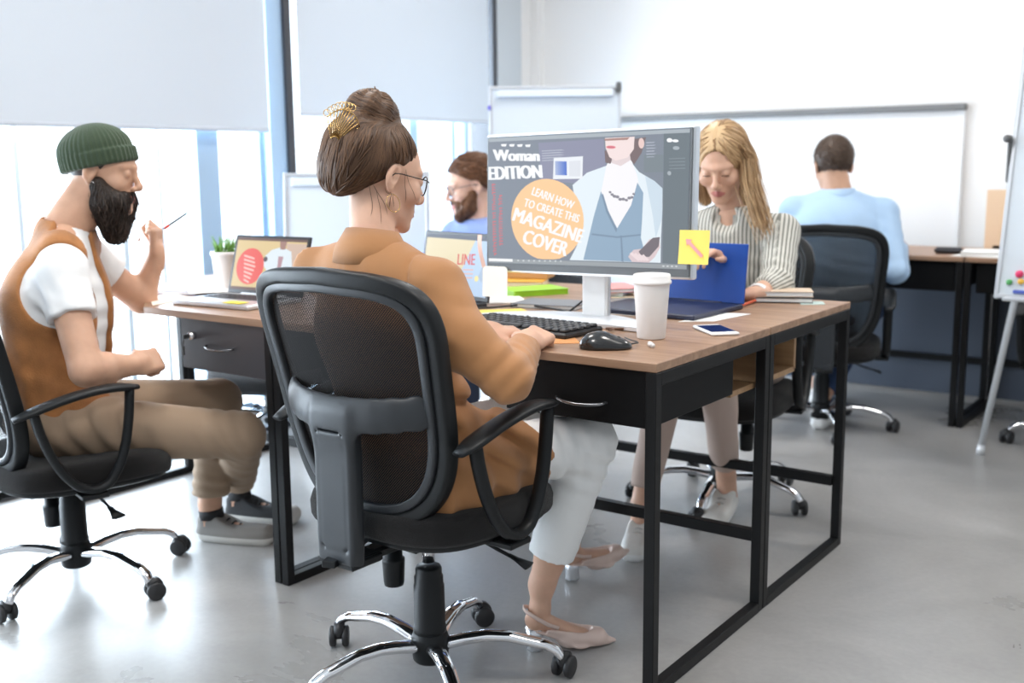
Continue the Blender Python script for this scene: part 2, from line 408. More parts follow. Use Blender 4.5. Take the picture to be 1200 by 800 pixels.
# roller blinds
def blind_mat():
    m = mat('blind_fabric', (.60, .655, .715), .8); nt = m.node_tree; b = nt.nodes['Principled BSDF']; out = nt.nodes['Material Output']
    t = node(nt, 'ShaderNodeBsdfTranslucent'); t.inputs[0].default_value = (.66, .76, .86, 1); mx = node(nt, 'ShaderNodeMixShader'); mx.inputs[0].default_value = .05
    nt.links.new(b.outputs[0], mx.inputs[1]); nt.links.new(t.outputs[0], mx.inputs[2]); nt.links.new(mx.outputs[0], out.inputs[0]); return m
BLM = blind_mat()
lbls = ['pale roller blind far left, over the window nearest the camera', 'pale blue roller blind over the windows beside the man in the green beanie', 'pale blue roller blind over the window between the dark mullion and the corner']
for k, (y0, y1, zb) in enumerate([(-1.6, -.09, 1.30), (.03, 1.50, 1.325), (1.70, 3.19, 1.405)]):
    r = empty('roller_blind', (XW + .12, (y0 + y1) / 2, zb), 0, lbls[k], 'blind', 'roller blinds on the windows')
    f = MB(); f.box((0, 0, (2.62 - zb) / 2), (.004, y1 - y0, 2.62 - zb)); f.build('fabric', BLM, r)
    f = MB(); f.box((0, 0, .004), (.022, y1 - y0, .02), b=.006); f.build('hem_bar', mat('blind_bar', (.52, .56, .62), .4), r)
    f = MB(); f.tube([(0, -(y1 - y0) / 2, 2.64 - zb), (0, (y1 - y0) / 2, 2.64 - zb)], .03); f.build('roller', ALU, r)
# unseen ceiling light panels, added as extra light for the room
for k, (x, y) in enumerate([(-1.5, .1), (.6, .1), (-1.5, 2.3), (.6, 2.3), (-.4, -1.8)]):
    r = empty('added_ceiling_light', (x, y, 2.88), 0, 'added unseen square ceiling light panel, ' + ('over the left desks', 'over the near desks', 'over the windows end of the back aisle', 'over the back wall desks', 'over the aisle nearest the camera')[k], 'fill lamp', 'added ceiling light panels')
    f = MB(); f.box((0, 0, 0), (.62, .62, .03)); f.build('housing', WHITE, r)
    f = MB(); f.box((0, 0, -.018), (.56, .56, .008)); f.build('diffuser', mat('fill_diffuser', (1, .97, .93), .5, emit=6), r)
    area('ceiling_fill_light', (x, y, 2.84), (x, y, 0), .56, .56, 14, (1, .96, .91))
# whiteboard on the back wall
r = empty('whiteboard', (-1.35, YB - .01, 0), 0, 'wide white board with a dark top rail fixed on the back wall', 'whiteboard')
f = MB(); f.box((0, 0, 1.07), (2.0, .018, .72)); f.build('panel', mat('board_white', (.84, .83, .825), .3), r)
f = MB(); f.box((0, -.02, 1.425), (2.04, .05, .032), b=.005); f.build('top_rail', mat('board_rail', (.20, .20, .20), .4, .4), r)
f = MB(); f.box((1.005, -.004, 1.07), (.016, .03, .70)); f.build('side_rail', mat('board_side', (.80, .80, .80), .4), r)
f = MB(); f.box((-1.005, -.004, 1.07), (.016, .03, .70)); f.build('side_rail', MATS['board_side'], r)

# ============================================================ DESKS
ST = .026
def desk(name, x0, x1, y0, y1, label, poly=None, crossy=None, group='black steel framed desks', ctr=True):
    c = ((x0 + x1) / 2, (y0 + y1) / 2, 0); r = empty(name, c, 0, label, 'desk', group)
    L = lambda mb: off(mb, c)
    f = MB()
    if poly: f.prism(poly, .730, .750)
    else: f.box(((x0 + x1) / 2, (y0 + y1) / 2, .74), (x1 - x0 - .002, y1 - y0 - .002, .02), b=.0015)
    L(f).build('tabletop', W_TOP, r)
    h = ST / 2
    for x in (x0 + h + .001, x1 - h - .001):
        for y in (y0 + h + .001, y1 - h - .001):
            f = MB(); f.box((x, y, .365), (ST, ST, .728), b=.0015); L(f).build('leg', BLK, r)
        f = MB(); f.box((x, (y0 + y1) / 2, .013), (ST, y1 - y0 - 2 * ST, .026), b=.0015); L(f).build('floor_rail', BLK, r)
        f = MB(); f.box((x, (y0 + y1) / 2, .714), (ST, y1 - y0 - 2 * ST, .030), b=.0015); L(f).build('top_rail', BLK, r)
    cy = crossy if crossy is not None else y1 - h
    f = MB(); f.box(((x0 + x1) / 2, cy, .205), (x1 - x0 - 2 * ST, ST, .03), b=.0015); L(f).build('crossbar', BLK, r)
    f = MB(); f.box(((x0 + x1) / 2, y1 - h - .001, .716), (x1 - x0 - 2 * ST, ST * .8, .026), b=.0015); L(f).build('back_rail', BLK, r)
    return r, c
def handle(c, w, origin, parent):
    f = MB(); pts = [(c[0] + w * t, c[1] - .022 * (1 - (2 * t) ** 2) ** .5 if abs(t) < .5 else c[1], c[2] - .006 * (1 - (2 * t) ** 2)) for t in np.linspace(-.5, .5, 15)]
    f.tube(pts, [.0045] * 15, 8, flat=(1, .8)); off(f, origin).build('handle', mat('handle_metal', (.22, .22, .23), .25, .8), parent)
# woman's desk
dW, cW = desk('desk', -1.178, 0, 0, .602, 'wood topped desk with the large monitor, nearest the camera')
f = MB(); f.box((-.207, .235, .667), (.368, .395, .124), b=.002); dr = off(f, cW).build('drawer', PANEL, dW)
f = MB(); f.box((-.209, .022, .668), (.378, .016, .128), b=.002); off(f, cW).build('drawer_front', PANEL, dr)
handle((-.190, .010, .650), .13, cW, dr)
# blond woman's desk
dB, cB = desk('desk', -1.178, 0, .604, 1.204, 'wood topped desk with the blue laptop, behind the large monitor', crossy=1.18)
f = MB(); x0, x1, y0, y1, z0, z1 = -.30, -.035, .635, .86, .60, .725; t = .014
f.box(((x0 + x1) / 2, (y0 + y1) / 2, z0), (x1 - x0, y1 - y0, t)); f.box(((x0 + x1) / 2, (y0 + y1) / 2, z1), (x1 - x0, y1 - y0, t))
f.box(((x0 + x1) / 2, y0, (z0 + z1) / 2), (x1 - x0, t, z1 - z0)); f.box(((x0 + x1) / 2, y1, (z0 + z1) / 2), (x1 - x0, t, z1 - z0)); f.box((x0, (y0 + y1) / 2, (z0 + z1) / 2), (t, y1 - y0, z1 - z0))
off(f, cB).build('cubby', W_LIGHT, dB)
# the same shelf box under the near desk
f = MB(); y0, y1 = .445, .595
f.box(((x0 + x1) / 2, (y0 + y1) / 2, z0), (x1 - x0, y1 - y0, t)); f.box(((x0 + x1) / 2, (y0 + y1) / 2, z1 - .012), (x1 - x0, y1 - y0, t))
f.box(((x0 + x1) / 2, y0, (z0 + z1) / 2), (x1 - x0, t, z1 - z0)); f.box((x0, (y0 + y1) / 2, (z0 + z1) / 2), (t, y1 - y0, z1 - z0))
off(f, cW).build('cubby', W_LIGHT, dW)
# left desk (cut corner top)
cL = (-1.77, .30, 0); dL = empty('desk', cL, 0, 'desk with the silver laptop and a keyed drawer, beside the man in the beanie', 'desk', 'black steel framed desks')
f = MB(); f.prism([(-1.181, .001), (-1.735, .001), (-2.13, .30), (-2.36, .602), (-1.181, .602)], .73, .75); off(f, cL).build('tabletop', W_TOP, dL)
for x, y in ((-1.195, .015), (-1.195, .588), (-2.345, .588), (-2.345, .09)):
    f = MB(); f.box((x, y, .365), (ST, ST, .728), b=.0015); off(f, cL).build('leg', BLK, dL)
f = MB(); f.box((-1.195, .3, .013), (ST, .55, .026)); off(f, cL).build('floor_rail', BLK, dL)
f = MB(); f.box((-2.345, .34, .013), (ST, .47, .026)); off(f, cL).build('floor_rail', BLK, dL)
f = MB(); f.box((-1.195, .3, .714), (ST, .55, .03)); off(f, cL).build('top_rail', BLK, dL)
f = MB(); f.box((-1.77, .588, .205), (1.12, ST, .03)); off(f, cL).build('crossbar', BLK, dL)
f = MB(); f.box((-1.395, .235, .655), (.362, .40, .146), b=.002); dr = off(f, cL).build('drawer', PANEL, dL)
f = MB(); f.box((-1.397, .022, .655), (.368, .016, .15), b=.002); off(f, cL).build('drawer_front', mat('grey_laminate', (.05, .05, .058), .35), dr)
handle((-1.405, .012, .655), .12, cL, dr)
f = MB(); f.tube([(-1.52, .016, .68), (-1.52, -.004, .68)], .011, 12); off(f, cL).build('lock', CHR, dr)
f = MB(); f.box((-1.52, -.014, .68), (.003, .02, .012)); f.tube([(-1.535, -.012, .668), (-1.54, -.012, .65)], .0015, 6); f.box((-1.541, -.012, .637), (.012, .004, .026), b=.001); off(f, cL).build('key', mat('key_black', (.03, .03, .03), .4), dr)
# rear left desk
dR, cR = desk('desk', -2.36, -1.182, .604, 1.204, 'rear left desk by the windows, mostly hidden behind the silver laptop')
# back row desks along the wall
for k, (x0, x1, lb) in enumerate([(-1.30, -.095, 'desk along the back wall where the man in the light blue shirt sits'), (-.09, 1.10, 'desk along the back wall behind the flipchart, with papers on top')]):
    r, c = desk('desk', x0, x1, 2.93, 3.53, lb, group='black steel framed desks')
    f = MB(); f.box(((x0 + x1) / 2, 3.545, .375), (x1 - x0 - .01, .016, .70)); off(f, c).build('modesty_panel', mat('slate_panel', (.07, .085, .115), .5), r)
    f = MB(); f.box((x1 - .25 if k == 0 else x0 + .25, 3.2, .66), (.42, .45, .13), b=.003); off(f, c).build('drawer', PANEL, r)

# ============================================================ OFFICE CHAIRS
def back_y(x, z): return -.180 - .115 * (max(0, z - .43) / .5) ** 1.2 + .045 * (x / .235) ** 2
def outline(n=72, inset=0):
    pts = []
    for k in range(n):
        a = 2 * PI * k / n; ca, sa = math.cos(a), math.sin(a)
        e = 2 / (7.5 if sa > 0 else 3.0); x = math.copysign(abs(ca) ** e, ca); z = math.copysign(abs(sa) ** e, sa)
        zz = .68 + z * ((.257 if sa > 0 else .255) - inset)
        hw = .237 - .03 * max(0, (.85 - zz)) / .43
        x = x * (hw - inset)
        if z > 0: zz -= .022 * (abs(x) / .22) ** 2 * z
        pts.append((x, zz))
    return pts
def make_chair(label, group, dz=0.0, base_rot=30, plain=False, pal=(PLA, PLAG), tilt=0):
    r = empty('office_chair', (0, 0, 0), 0, label, 'office chair', group)
    # base
    f = MB(); f.lathe([(.001, .045), (.036, .045), (.040, .05), (.043, .075), (.043, .10), (.038, .115), (.03, .12), (.001, .12)], n=28); hub = f.build('hub', PLA, r)
    for k in range(5):
        a = math.radians(base_rot + 72 * k); d = np.array((math.cos(a), math.sin(a), 0)); 
        prof = [(.035, .085), (.08, .096), (.13, .104), (.18, .102), (.22, .092), (.262, .082), (.288, .068), (.300, .050)]
        f = MB(); P = []
        from_ = np.array(prof); tt = np.linspace(0, len(prof) - 1, 22)
        for t in tt: i = min(int(t), len(prof) - 2); q = from_[i] * (1 - t + i) + from_[i + 1] * (t - i); P.append(d * q[0] + np.array((0, 0, q[1])))
        f.tube(P, [.021 - .006 * t for t in np.linspace(0, 1, 22)], 14, flat=(1.0, .68)); f.build('base_arm', CHR, r)
        a2 = a + (1.1, -.9, 2.3, .4, -2.0)[k]; cx = d * .300; fw = np.array((math.cos(a2), math.sin(a2), 0)); sd = np.array((-fw[1], fw[0], 0)); wc = cx + fw * .012
        f = MB()
        f.tube([cx + np.array((0, 0, .056)), cx + np.array((0, 0, .036))], .008, 10)
        f.tube([wc + sd * -.011 + np.array((0, 0, .040)), wc + sd * .011 + np.array((0, 0, .040))], .021, 16)
        cs = f.build('caster', RUB, r)
        f = MB()
        for s in (-1, 1):
            A = np.array([fw, np.array((0, 0, 1.0)), sd * 1.0]).T
            f.lathe([(.001, -.008), (.021, -.008), (.0255, -.005), (.0255, .005), (.021, .008), (.001, .008)], wc + sd * s * .0155 + np.array((0, 0, .0262)), 20, R=A)
        f.build('wheel', RUB, cs)
    # column
    z1 = .325 + dz
    f = MB(); f.lathe([(.038, .115), (.038, .125), (.036, .13), (.035, .225), (.033, .228), (.033, .246), (.030, .250), (.030, .264), (.027, .270), (.001, .271)], n=28); f.build('column_cover', PLA, r)
    f = MB(); f.tube([(0, 0, .28 + dz * .6), (0, 0, z1 + .02)], .015, 20); f.build('gas_rod', CHR, r)
    U_ = lambda mb: mb
    f = MB(); f.box((0, -.01, .352), (.17, .24, .03), b=.006); f.box((0, -.0, .332), (.09, .14, .028), b=.006); f.bar((-.10, -.03, .352), (.0, -.30, .350), .03, .014); f.bar((.04, -.03, .352), (.03, -.28, .350), .02, .014); f.box((0, -.235, .347), (.10, .09, .018), b=.004)
    U_(f).build('tilt_mechanism', PLA, r)
    f = MB(); f.lathe([(.001, .205), (.022, .205), (.0235, .213), (.026, .262), (.026, .268), (.021, .27), (.021, .335), (.001, .335)], (-.075, -.035, 0), 18); U_(f).build('tension_knob', PLA, r)
    f = MB(); f.tube([(.08, .02, .345), (.13, .03, .335), (.17, .04, .318), (.20, .045, .308)], .0042, 8); f.tube([(.195, .044, .311), (.215, .047, .304), (.245, .052, .294)], [.006, .008, .016], 8, flat=(1.3, .4)); U_(f).build('lever', PLA, r)
    # seat
    def seat(levels, m_, nm, k=56):
        f = MB(); rings = []
        for s, z in levels:
            R_ = []
            for i in range(k):
                a = 2 * PI * i / k; e = 2 / 3.2; ca, sa = math.cos(a), math.sin(a)
                x = math.copysign(abs(ca) ** e, ca) * .24 * s; y = math.copysign(abs(sa) ** e, sa) * .235 * s + .02
                zz = z - .018 * max(0, (y - .12) / .13) ** 2 - (.010 * (1 - (x / .24) ** 2) * (1 - (y / .24) ** 2) if z > .40 else 0) + (.012 * (x / .24) ** 2 if z > .40 else 0)
                R_.append((x, y, zz))
            rings.append(R_)
        vs = [p for R_ in rings for p in R_]; fs = []
        for i in range(len(rings) - 1):
            for j in range(k): l = (j + 1) % k; fs.append((i * k + j, i * k + l, (i + 1) * k + l, (i + 1) * k + j))
        fs.append(tuple(range(k))[::-1]); fs.append(tuple((len(rings) - 1) * k + j for j in range(k)))
        f.add(vs, fs, True); return U_(f).build(nm, m_, r)
    seat([(.60, .366), (.86, .364), (.93, .372), (.95, .386), (.93, .388)], PLA, 'seat_pan')
    seat([(.90, .384), (.985, .386), (1.0, .394), (1.005, .412), (.985, .430), (.93, .442), (.8, .448), (.5, .449), (.15, .449)], FAB, 'seat')
    # back
    ol = outline(80); f = MB()
    f.tube([(x, back_y(x, z), z) for x, z in ol], .0175, 16, flat=(.95, 1.05), up=(0, 1, 0), closed=True, sq=4.5); fr = U_(f).build('back_frame', pal[0], r)
    ol2 = outline(80, inset=.022); f = MB(); f.tube([(x, back_y(x, z) - .010, z) for x, z in ol2], .010, 12, flat=(1.0, .9), up=(0, 1, 0), closed=True, sq=4); U_(f).build('frame_lip', pal[1], fr)
    f = MB(); G = np.array([[(x * s, back_y(x * s, .69 + (z - .69) * s) - .004, .69 + (z - .69) * s) for x, z in ol2 + ol2[:1]] for s in (.001, .2, .4, .6, .8, .92, 1)])
    f.quadgrid(G); U_(f).build('mesh_panel', NET, r)
    # lumbar yoke and spine, one moulded piece
    xs = np.linspace(-.212, .212, 13); pts = [np.array((x, back_y(x, .67) + .004 - .050 * (1 - (abs(x) / .212) ** 2.8), .676 - .016 * (1 - (x / .212) ** 2))) for x in xs]
    def yk(q):
        d = None
        for i in range(12):
            k = limb(q, pts[i], pts[i + 1], (.027, .0085), (.027, .0085), (0, .1, 1)); d = k if d is None else smin(d, k, .012)
        sp = rbox(q, (0, -.262, .505), (.056, .019, .168), .012)
        for sx in (-1, 1): sp = smax(sp, plane(q, (sx * .056, 0, .40), (sx * 1, 0, -.10)), .004)
        d = smin(d, sp, .022)
        g = np.abs(rbox(q, (0, -.262, .50), (.038, .2, .125), .012)) - .0011
        d = smax(d, -np.maximum(g, q[:, 1] + .277), .001)
        return smax(d, plane(q, (0, -.28, .345), (0, -.35, -1)), .008)
    v, q = sdf_mesh(yk, (-.25, -.34, .31), (.25, -.08, .74), .0042); np_obj('lumbar_yoke', [(v, q, 0)], [pal[1]], r)
    # armrests
    for s in (-1, 1):
        X = s * .262
        f = MB(); t = np.linspace(0, 1, 17)
        pad = [(X + s * .004 * math.sin(PI * q), -.195 + .315 * q, .598 + .052 * math.sin(min(1, q * 1.25) * PI / 2) - .006 * max(0, q - .8) * 5) for q in t]
        rr = [.014 + .013 * min(1, math.sin(PI * min(1, max(0, q * .96 + .02))) * 2.2) for q in t]
        f.tube(pad, rr, 14, flat=(1.0, .42)); arm = U_(f).build('armrest', PLA, r)
        f = MB(); lp = [(-.145, .612), (-.135, .56), (-.115, .50), (-.085, .44), (-.05, .40), (-.01, .383), (.03, .395), (.06, .44), (.08, .50), (.092, .57), (.098, .645)]
        lp = np.array(lp); tt = np.linspace(0, len(lp) - 1, 36); P = []
        for q in tt: i = min(int(q), len(lp) - 2); v = lp[i] * (1 - q + i) + lp[i + 1] * (q - i); P.append((X, v[0], v[1]))
        P = [P[0]] + [tuple((np.array(P[i - 1]) + 2 * np.array(P[i]) + np.array(P[i + 1])) / 4) for i in range(1, len(P) - 1)] + [P[-1]]
        f.tube(P, [.0145] * 36, 12, flat=(1.15, .85)); f.box((X - s * .05, -.01, .368), (.12, .07, .014), b=.003)
        U_(f).build('arm_loop', PLA, arm)
    return r
def place(ch, x, y, facing):
    ch.location = (x, y, 0); ch.rotation_euler = (0, 0, math.atan2(facing[1], facing[0]) - PI / 2)
BASE = ('hub', 'base_arm', 'caster', 'column_cover', 'gas_rod')
chair0 = make_chair('black mesh office chair nearest the camera, under the woman in the tan jacket', 'black mesh office chairs', 0, 0)
def chair(x, y, facing, dz=0, rot_=0, label=None, first=False):
    c = chair0 if first else copy_tree(chair0)
    if label: c['label'] = label
    for k in c.children:
        if k.name.split('.')[0] in BASE: k.rotation_euler = (0, 0, math.radians(rot_))
        else: k.location = (0, 0, dz)
    place(c, x, y, facing); return c
bpy.context.view_layer.update()
chM = chair(-1.692, -.305, (.28, .96), -.055, 22, 'black mesh office chair at far left under the man in the green beanie')
chB = chair(-.50, 1.42, (.18, -1), -.03, 20, 'black mesh office chair under the blond woman in the striped shirt')
chN = chair(-.58, 2.60, (-.33, 1), -.04, 0, 'black mesh office chair under the man in the light blue shirt')
chE = chair(-2.55, 1.20, (.5, -1), -.14, 20, 'office chair by the windows, only its chrome base seen beneath the left desk')
chC = chair(.45, 2.84, (0, 1), -.05, 190, 'office chair at the right edge behind the flipchart, one chrome arm showing')
chG = chair(-1.74, 2.02, (-.20, -.98), -.05, 50, 'black mesh office chair under the bearded man in glasses')
chair(-.472, -.188, (.03, 1), .014, 36, None, True)
# ============================================================ PEOPLE: shared anatomy
def nrm(v): v = np.array(v, float); return v / np.linalg.norm(v)
def frame(fwd, up):
    f = nrm(fwd); r = nrm(np.cross(f, up)); u = np.cross(r, f); return np.array([r, f, u])   # rows: right, forward, up
class Fr:
    def __init__(s, o, fwd, up=(0, 0, 1), sc=1.0): s.o = np.array(o, float); s.M = frame(fwd, up); s.s = sc
    def loc(s, P): return (((P - s.o.astype(np.float32)) @ s.M.T.astype(np.float32)) / s.s).astype(np.float32)
    def w(s, *p): return s.o + s.s * (np.array(p, float) @ s.M)
    def W(s, A): return s.o + s.s * (np.array(A, float) @ s.M)
    def d(s, *p): return np.array(p, float) @ s.M

def head_sdf(q, male=True, neckto=None, nr=(.050, .056), lid=.0):
    q = q.copy(); raw = q.copy(); q[:, 0] = np.abs(q[:, 0])
    d = ell(q, (0, -.018, .034), (.074, .094, .083))
    d = smin(d, ell(q, (0, .028, .008), (.060, .062, .078)), .02)
    d = smin(d, ell(q, (0, .028, -.045), (.054 if male else .051, .056, .060)), .02)
    d = smin(d, cap(q, (.050, -.002, -.055), (.014, .070, -.100), .016 if male else .013, .016 if male else .013), .022)
    d = smin(d, ball(q, (0, .074, -.101), .018 if male else .0155), .018)
    d = smin(d, ball(q, (.040, .058, -.028), .022 if male else .0255), .018)
    d = smin(d, ell(q, (0, .060, -.066), (.034, .034, .032)), .014)
    d = smin(d, cap(q, (.006, .087, .021), (.042, .070, .021), .009, .008), .014)
    d = smax(d, -ell(q, (.032, .101, .001), (.019, .016, .012) if male else (.016, .0125, .010)), .012)
    d = smin(d, ball(q, (.0305, .0765, .002), .0138), .004)
    d = smin(d, cap(q, (0, .087, .012), (0, .107, -.028), .006, .0095), .010)
    d = smin(d, ball(q, (0, .107, -.034), .0112), .006)
    d = smin(d, ball(q, (.011, .097, -.040), .0078), .006)
    d = smin(d, cap(q, (0, .0945, -.064), (.021, .083, -.067), .0052, .0028), .004)
    d = smin(d, cap(q, (0, .0935, -.0735), (.018, .083, -.071), .0064, .003), .004)
    d = smax(d, -cap(q, (0, .102, -.0685), (.022, .088, -.0685), .0016), .002)
    # ears
    e = q - V3(.0735, -.010, -.004); a = math.radians(-14)
    Re = np.array([[math.cos(.35), -math.sin(.35), 0], [math.sin(.35), math.cos(.35), 0], [0, 0, 1]]) @ np.array([[1, 0, 0], [0, math.cos(a), -math.sin(a)], [0, math.sin(a), math.cos(a)]])
    e = e @ Re.astype(np.float32)
    ear = ell(e, (0, 0, .002), (.009, .019, .031)); ear = smin(ear, ball(e, (-.001, .006, -.026), .0075), .006)
    ear = smax(ear, -ell(e, (.010, .002, .004), (.0085, .011, .020)), .004)
    d = smin(d, ear, .004)
    if neckto is not None:
        n0 = V3(0, -.020, -.050)
        nk = cap(raw, n0, neckto, *nr)
        d = smin(d, nk, .022)
    return d

def lips_idx(fr, v, f):
    c = fr.loc(v[f].mean(1).astype(np.float32)); x = np.abs(c[:, 0])
    return ((x < .0235) & (c[:, 1] > .080) & (np.abs(c[:, 2] + .0685) < .0115 * (1 - (x / .026) ** 2) + .0005)).astype(int)

def hand_sdf(q, curl, side=1, thumb=None, spread=.0, s=1.0, meet=None):
    """q local (x across, y to the fingers, z back of the hand). curl: list of 4 (index..pinky) of 3 angles"""
    q = q / s
    d = rbox(q, (side * -.001, .048, 0), (.037, .044, .0125), .012)
    d = smin(d, cap(q, (0, -.03, 0), (0, .02, 0), .025, .026), .018)
    d = smin(d, ell(q, (side * .024, .034, -.008), (.018, .032, .014)), .012)
    for i in range(4):
        x = side * (.029, .0098, -.0095, -.028)[i]; y0 = (.088, .091, .088, .081)[i]; L = ((.042, .025, .020), (.046, .028, .021), (.043, .026, .020), (.034, .020, .018))[i]
        r = ((.0098, .0088, .0078, .0066), (.0098, .009, .008, .0068), (.0096, .0086, .0076, .0064), (.0086, .0076, .0068, .0058))[i]
        p = np.array((x, y0 - .006, 0.0)); a = 0; sp = side * spread * (1.5 - i); fd = None
        for j in range(3):
            a += curl[i][j]; dr = np.array((math.sin(sp) * math.cos(a), math.cos(a) * math.cos(sp), -math.sin(a)))
            n = p + dr * L[j]; k = cap(q, p, n, r[j], r[j + 1]); fd = k if fd is None else smin(fd, k, .003); p = n
        d = smin(d, fd, .0045)
    t = thumb or [(.55, .75, -.35), (.35, .9, -.2), (.15, 1, -.1)]
    p = np.array((side * .022, .012, -.006)); td = None
    for j, (dv, L, ra, rb) in enumerate(zip(t, (.040, .033, .026), (.0145, .0112, .0102), (.0112, .0102, .0078))):
        dv = nrm((side * dv[0], dv[1], dv[2])); n = p + dv * L; k = cap(q, p, n, ra, rb); td = k if td is None else smin(td, k, .004); p = n
    d = smin(d, td, .008)
    return d * s
RELAX = [(.35, .45, .3), (.4, .5, .3), (.45, .55, .35), (.5, .6, .35)]
FIST = [(1.15, 1.5, .8), (1.2, 1.55, .8), (1.25, 1.55, .8), (1.3, 1.5, .8)]

def bbox(pts, m):
    A = np.array(pts); return A.min(0) - m, A.max(0) + m
def folds(P, L):
    """cloth folds: list of (centre, axis, amplitude, spacing, reach, seed)"""
    o = np.zeros(len(P), np.float32)
    for c, ax, am, sp, re, sd in L:
        c = np.array(c, np.float32); q = P - c; r2 = (q ** 2).sum(1); wv = np.sin(q @ (nrm(ax).astype(np.float32)) * (2 * PI / sp) + 1.6 * waves(P, 14, sd, 3) * 1.5)
        o += am * np.exp(-r2 / (re * re)) * wv
    return o

def grad(f, P, e=.0015):
    g = np.stack([f(P + np.eye(3, dtype=np.float32)[i] * e) - f(P - np.eye(3, dtype=np.float32)[i] * e) for i in range(3)], 1); return g / (np.linalg.norm(g, axis=1, keepdims=True) + 1e-9)
def strands(f, seeds, flow, n=14, step=.008, r=.0012, lift=.001, cling=1.0, taper=True, jitter=.0, flat=1.6, rng=None):
    """hair locks following a flow field over the surface of f"""
    rng = rng or np.random.RandomState(3)
    P = seeds.astype(np.float32); S = len(P); path = [P]; jit = rng.normal(size=(S, 3)).astype(np.float32) * jitter; N = []
    for i in range(n):
        g = grad(f, P); N.append(g); D = flow(P, i / n) + jit
        if cling: D = D - g * (g * D).sum(1, keepdims=True) * cling
        D /= np.linalg.norm(D, axis=1, keepdims=True) + 1e-9
        P = P + D * step
        if cling: dv = f(P); P = P - grad(f, P) * (dv - lift)[:, None] * cling
        P = P.astype(np.float32); path.append(P)
    N.append(N[-1]); path = np.stack(path, 1); N = np.stack(N, 1)
    T = np.gradient(path, axis=1); T /= np.linalg.norm(T, axis=2, keepdims=True) + 1e-9
    B = np.cross(T, N); B /= np.linalg.norm(B, axis=2, keepdims=True) + 1e-9
    t = np.linspace(0, 1, n + 1); rad = r * (np.sqrt(np.clip(1 - (2 * t - 1) ** 4, .0, 1)) * .9 + .1 if taper else np.ones(n + 1))
    rad = rad[None, :, None] * (.7 + .6 * rng.rand(S, 1, 1))
    ring = [path + rad * (math.cos(a) * B * flat + math.sin(a) * N) for a in (0, PI / 2, PI, 3 * PI / 2)]
    V = np.stack(ring, 2)  # S,n+1,4,3
    base = (np.arange(S)[:, None, None] * (n + 1) + np.arange(n)[None, :, None]) * 4; k = np.arange(4)[None, None]; k2 = (k + 1) % 4
    F = np.stack([base + k, base + k2, base + 4 + k2, base + 4 + k], -1).reshape(-1, 4)
    return V.reshape(-1, 3), F
def hair_mat(name, c1, c2, rough=.42):
    m = mat(name, c1, rough, spec=.35); nt = m.node_tree; b = nt.nodes['Principled BSDF']
    g = node(nt, 'ShaderNodeNewGeometry'); r = node(nt, 'ShaderNodeValToRGB')
    r.color_ramp.elements[0].color = (*c1, 1); r.color_ramp.elements[1].color = (*c2, 1)
    nt.links.new(g.outputs['Random Per Island'], r.inputs[0]); nt.links.new(r.outputs[0], b.inputs['Base Color']); return m
def skin_mat(name, c): return mat(name, c, .48, spec=.35, bump=.05, bscale=400, var=.06, vscale=30, sss=.08)
def pick(v, n, seed=1, cond=None):
    r = np.random.RandomState(seed); i = np.arange(len(v))
    if cond is not None: i = i[cond(v)]
    return v[r.choice(i, min(n, len(i)), replace=False)].astype(np.float32)

def glasses(parent, fr, origin, m_, name_label=None, rr=.0235, thick=.0016, temple=True):
    g = MB()
    for s in (-1, 1):
        pts = [fr.w(s * .034 + rr * math.cos(a), .098 - .006 * abs((s * .034 + rr * math.cos(a)) / .06) ** 2 * 2, -.004 + rr * .92 * math.sin(a)) for a in np.linspace(0, 2 * PI, 28, endpoint=False)]
        g.tube(pts, thick * fr.s, 6, closed=True)
        g.tube([fr.w(s * .057, .093, .004), fr.w(s * .068, .080, .006), fr.w(s * .079, .01, .006), fr.w(s * .080, -.008, .004), fr.w(s * .078, -.022, -.012)], thick * .8 * fr.s, 6)
    g.tube([fr.w(-.011, .097, .002), fr.w(0, .101, .005), fr.w(.011, .097, .002)], thick * .9 * fr.s, 6)
    o = off(g, origin).build('glasses', m_, parent)
    for s in (-1, 1):
        n = 20
        l = MB(); l.add([fr.w(s * .034 + rr * .97 * math.cos(a), .0965 - .003 * abs(math.cos(a)), -.004 + rr * .9 * math.sin(a)) for a in np.linspace(0, 2 * PI, n, endpoint=False)], [tuple(range(n))])
        off(l, origin).build('lens', GLASS, o)
    return o
def eyes(parent, fr, origin, iris=(.12, .08, .05), y=.0775):
    for s in (-1, 1):
        e = MB(); R = fr.M.T @ rot('X', -PI / 2)
        prof = [(.0118 * math.sin(a), .0118 * math.cos(a)) for a in np.linspace(.02, PI - .02, 14)][::-1]
        e.lathe([(r * fr.s, z * fr.s) for r, z in prof], fr.w(s * .0305, y, .0015), 16, R=R)
        o = off(e, origin).build('eye', mat('eye_white', (.75, .72, .70), .2), parent)
        e = MB(); e.lathe([(.0001, .0122 * fr.s), (.0045 * fr.s, .0114 * fr.s)], fr.w(s * .0305, y, .0015), 14, R=fr.M.T @ rot('X', -PI / 2))
        off(e, origin).build('iris', mat('iris_brown', iris, .2), o)

def sneaker_sdf(q, L=.275, w=.050):
    """q local: toe +y, heel at y=0, sole at z=0"""
    yy = q[:, 1] / L
    wid = w * (.72 + .32 * np.clip(np.sin(np.clip(yy, 0, 1) * PI * .9), 0, 1)) 
    xs = q[:, 0] / wid
    body = rbox(np.stack([xs * w, q[:, 1] - L / 2, q[:, 2] - .03], 1), (0, 0, 0), (w * .92, L / 2, .030), .029)
    top = .088 - .052 * np.clip((yy - .30) / .45, 0, 1) ** .8
    up = rbox(np.stack([xs * w * 1.12, q[:, 1] - L / 2, q[:, 2] - .045], 1), (0, 0, 0), (w * .9, L / 2 - .004, .05), .03)
    up = smax(up, q[:, 2] - top, .012)
    return smin(body, up, .006)
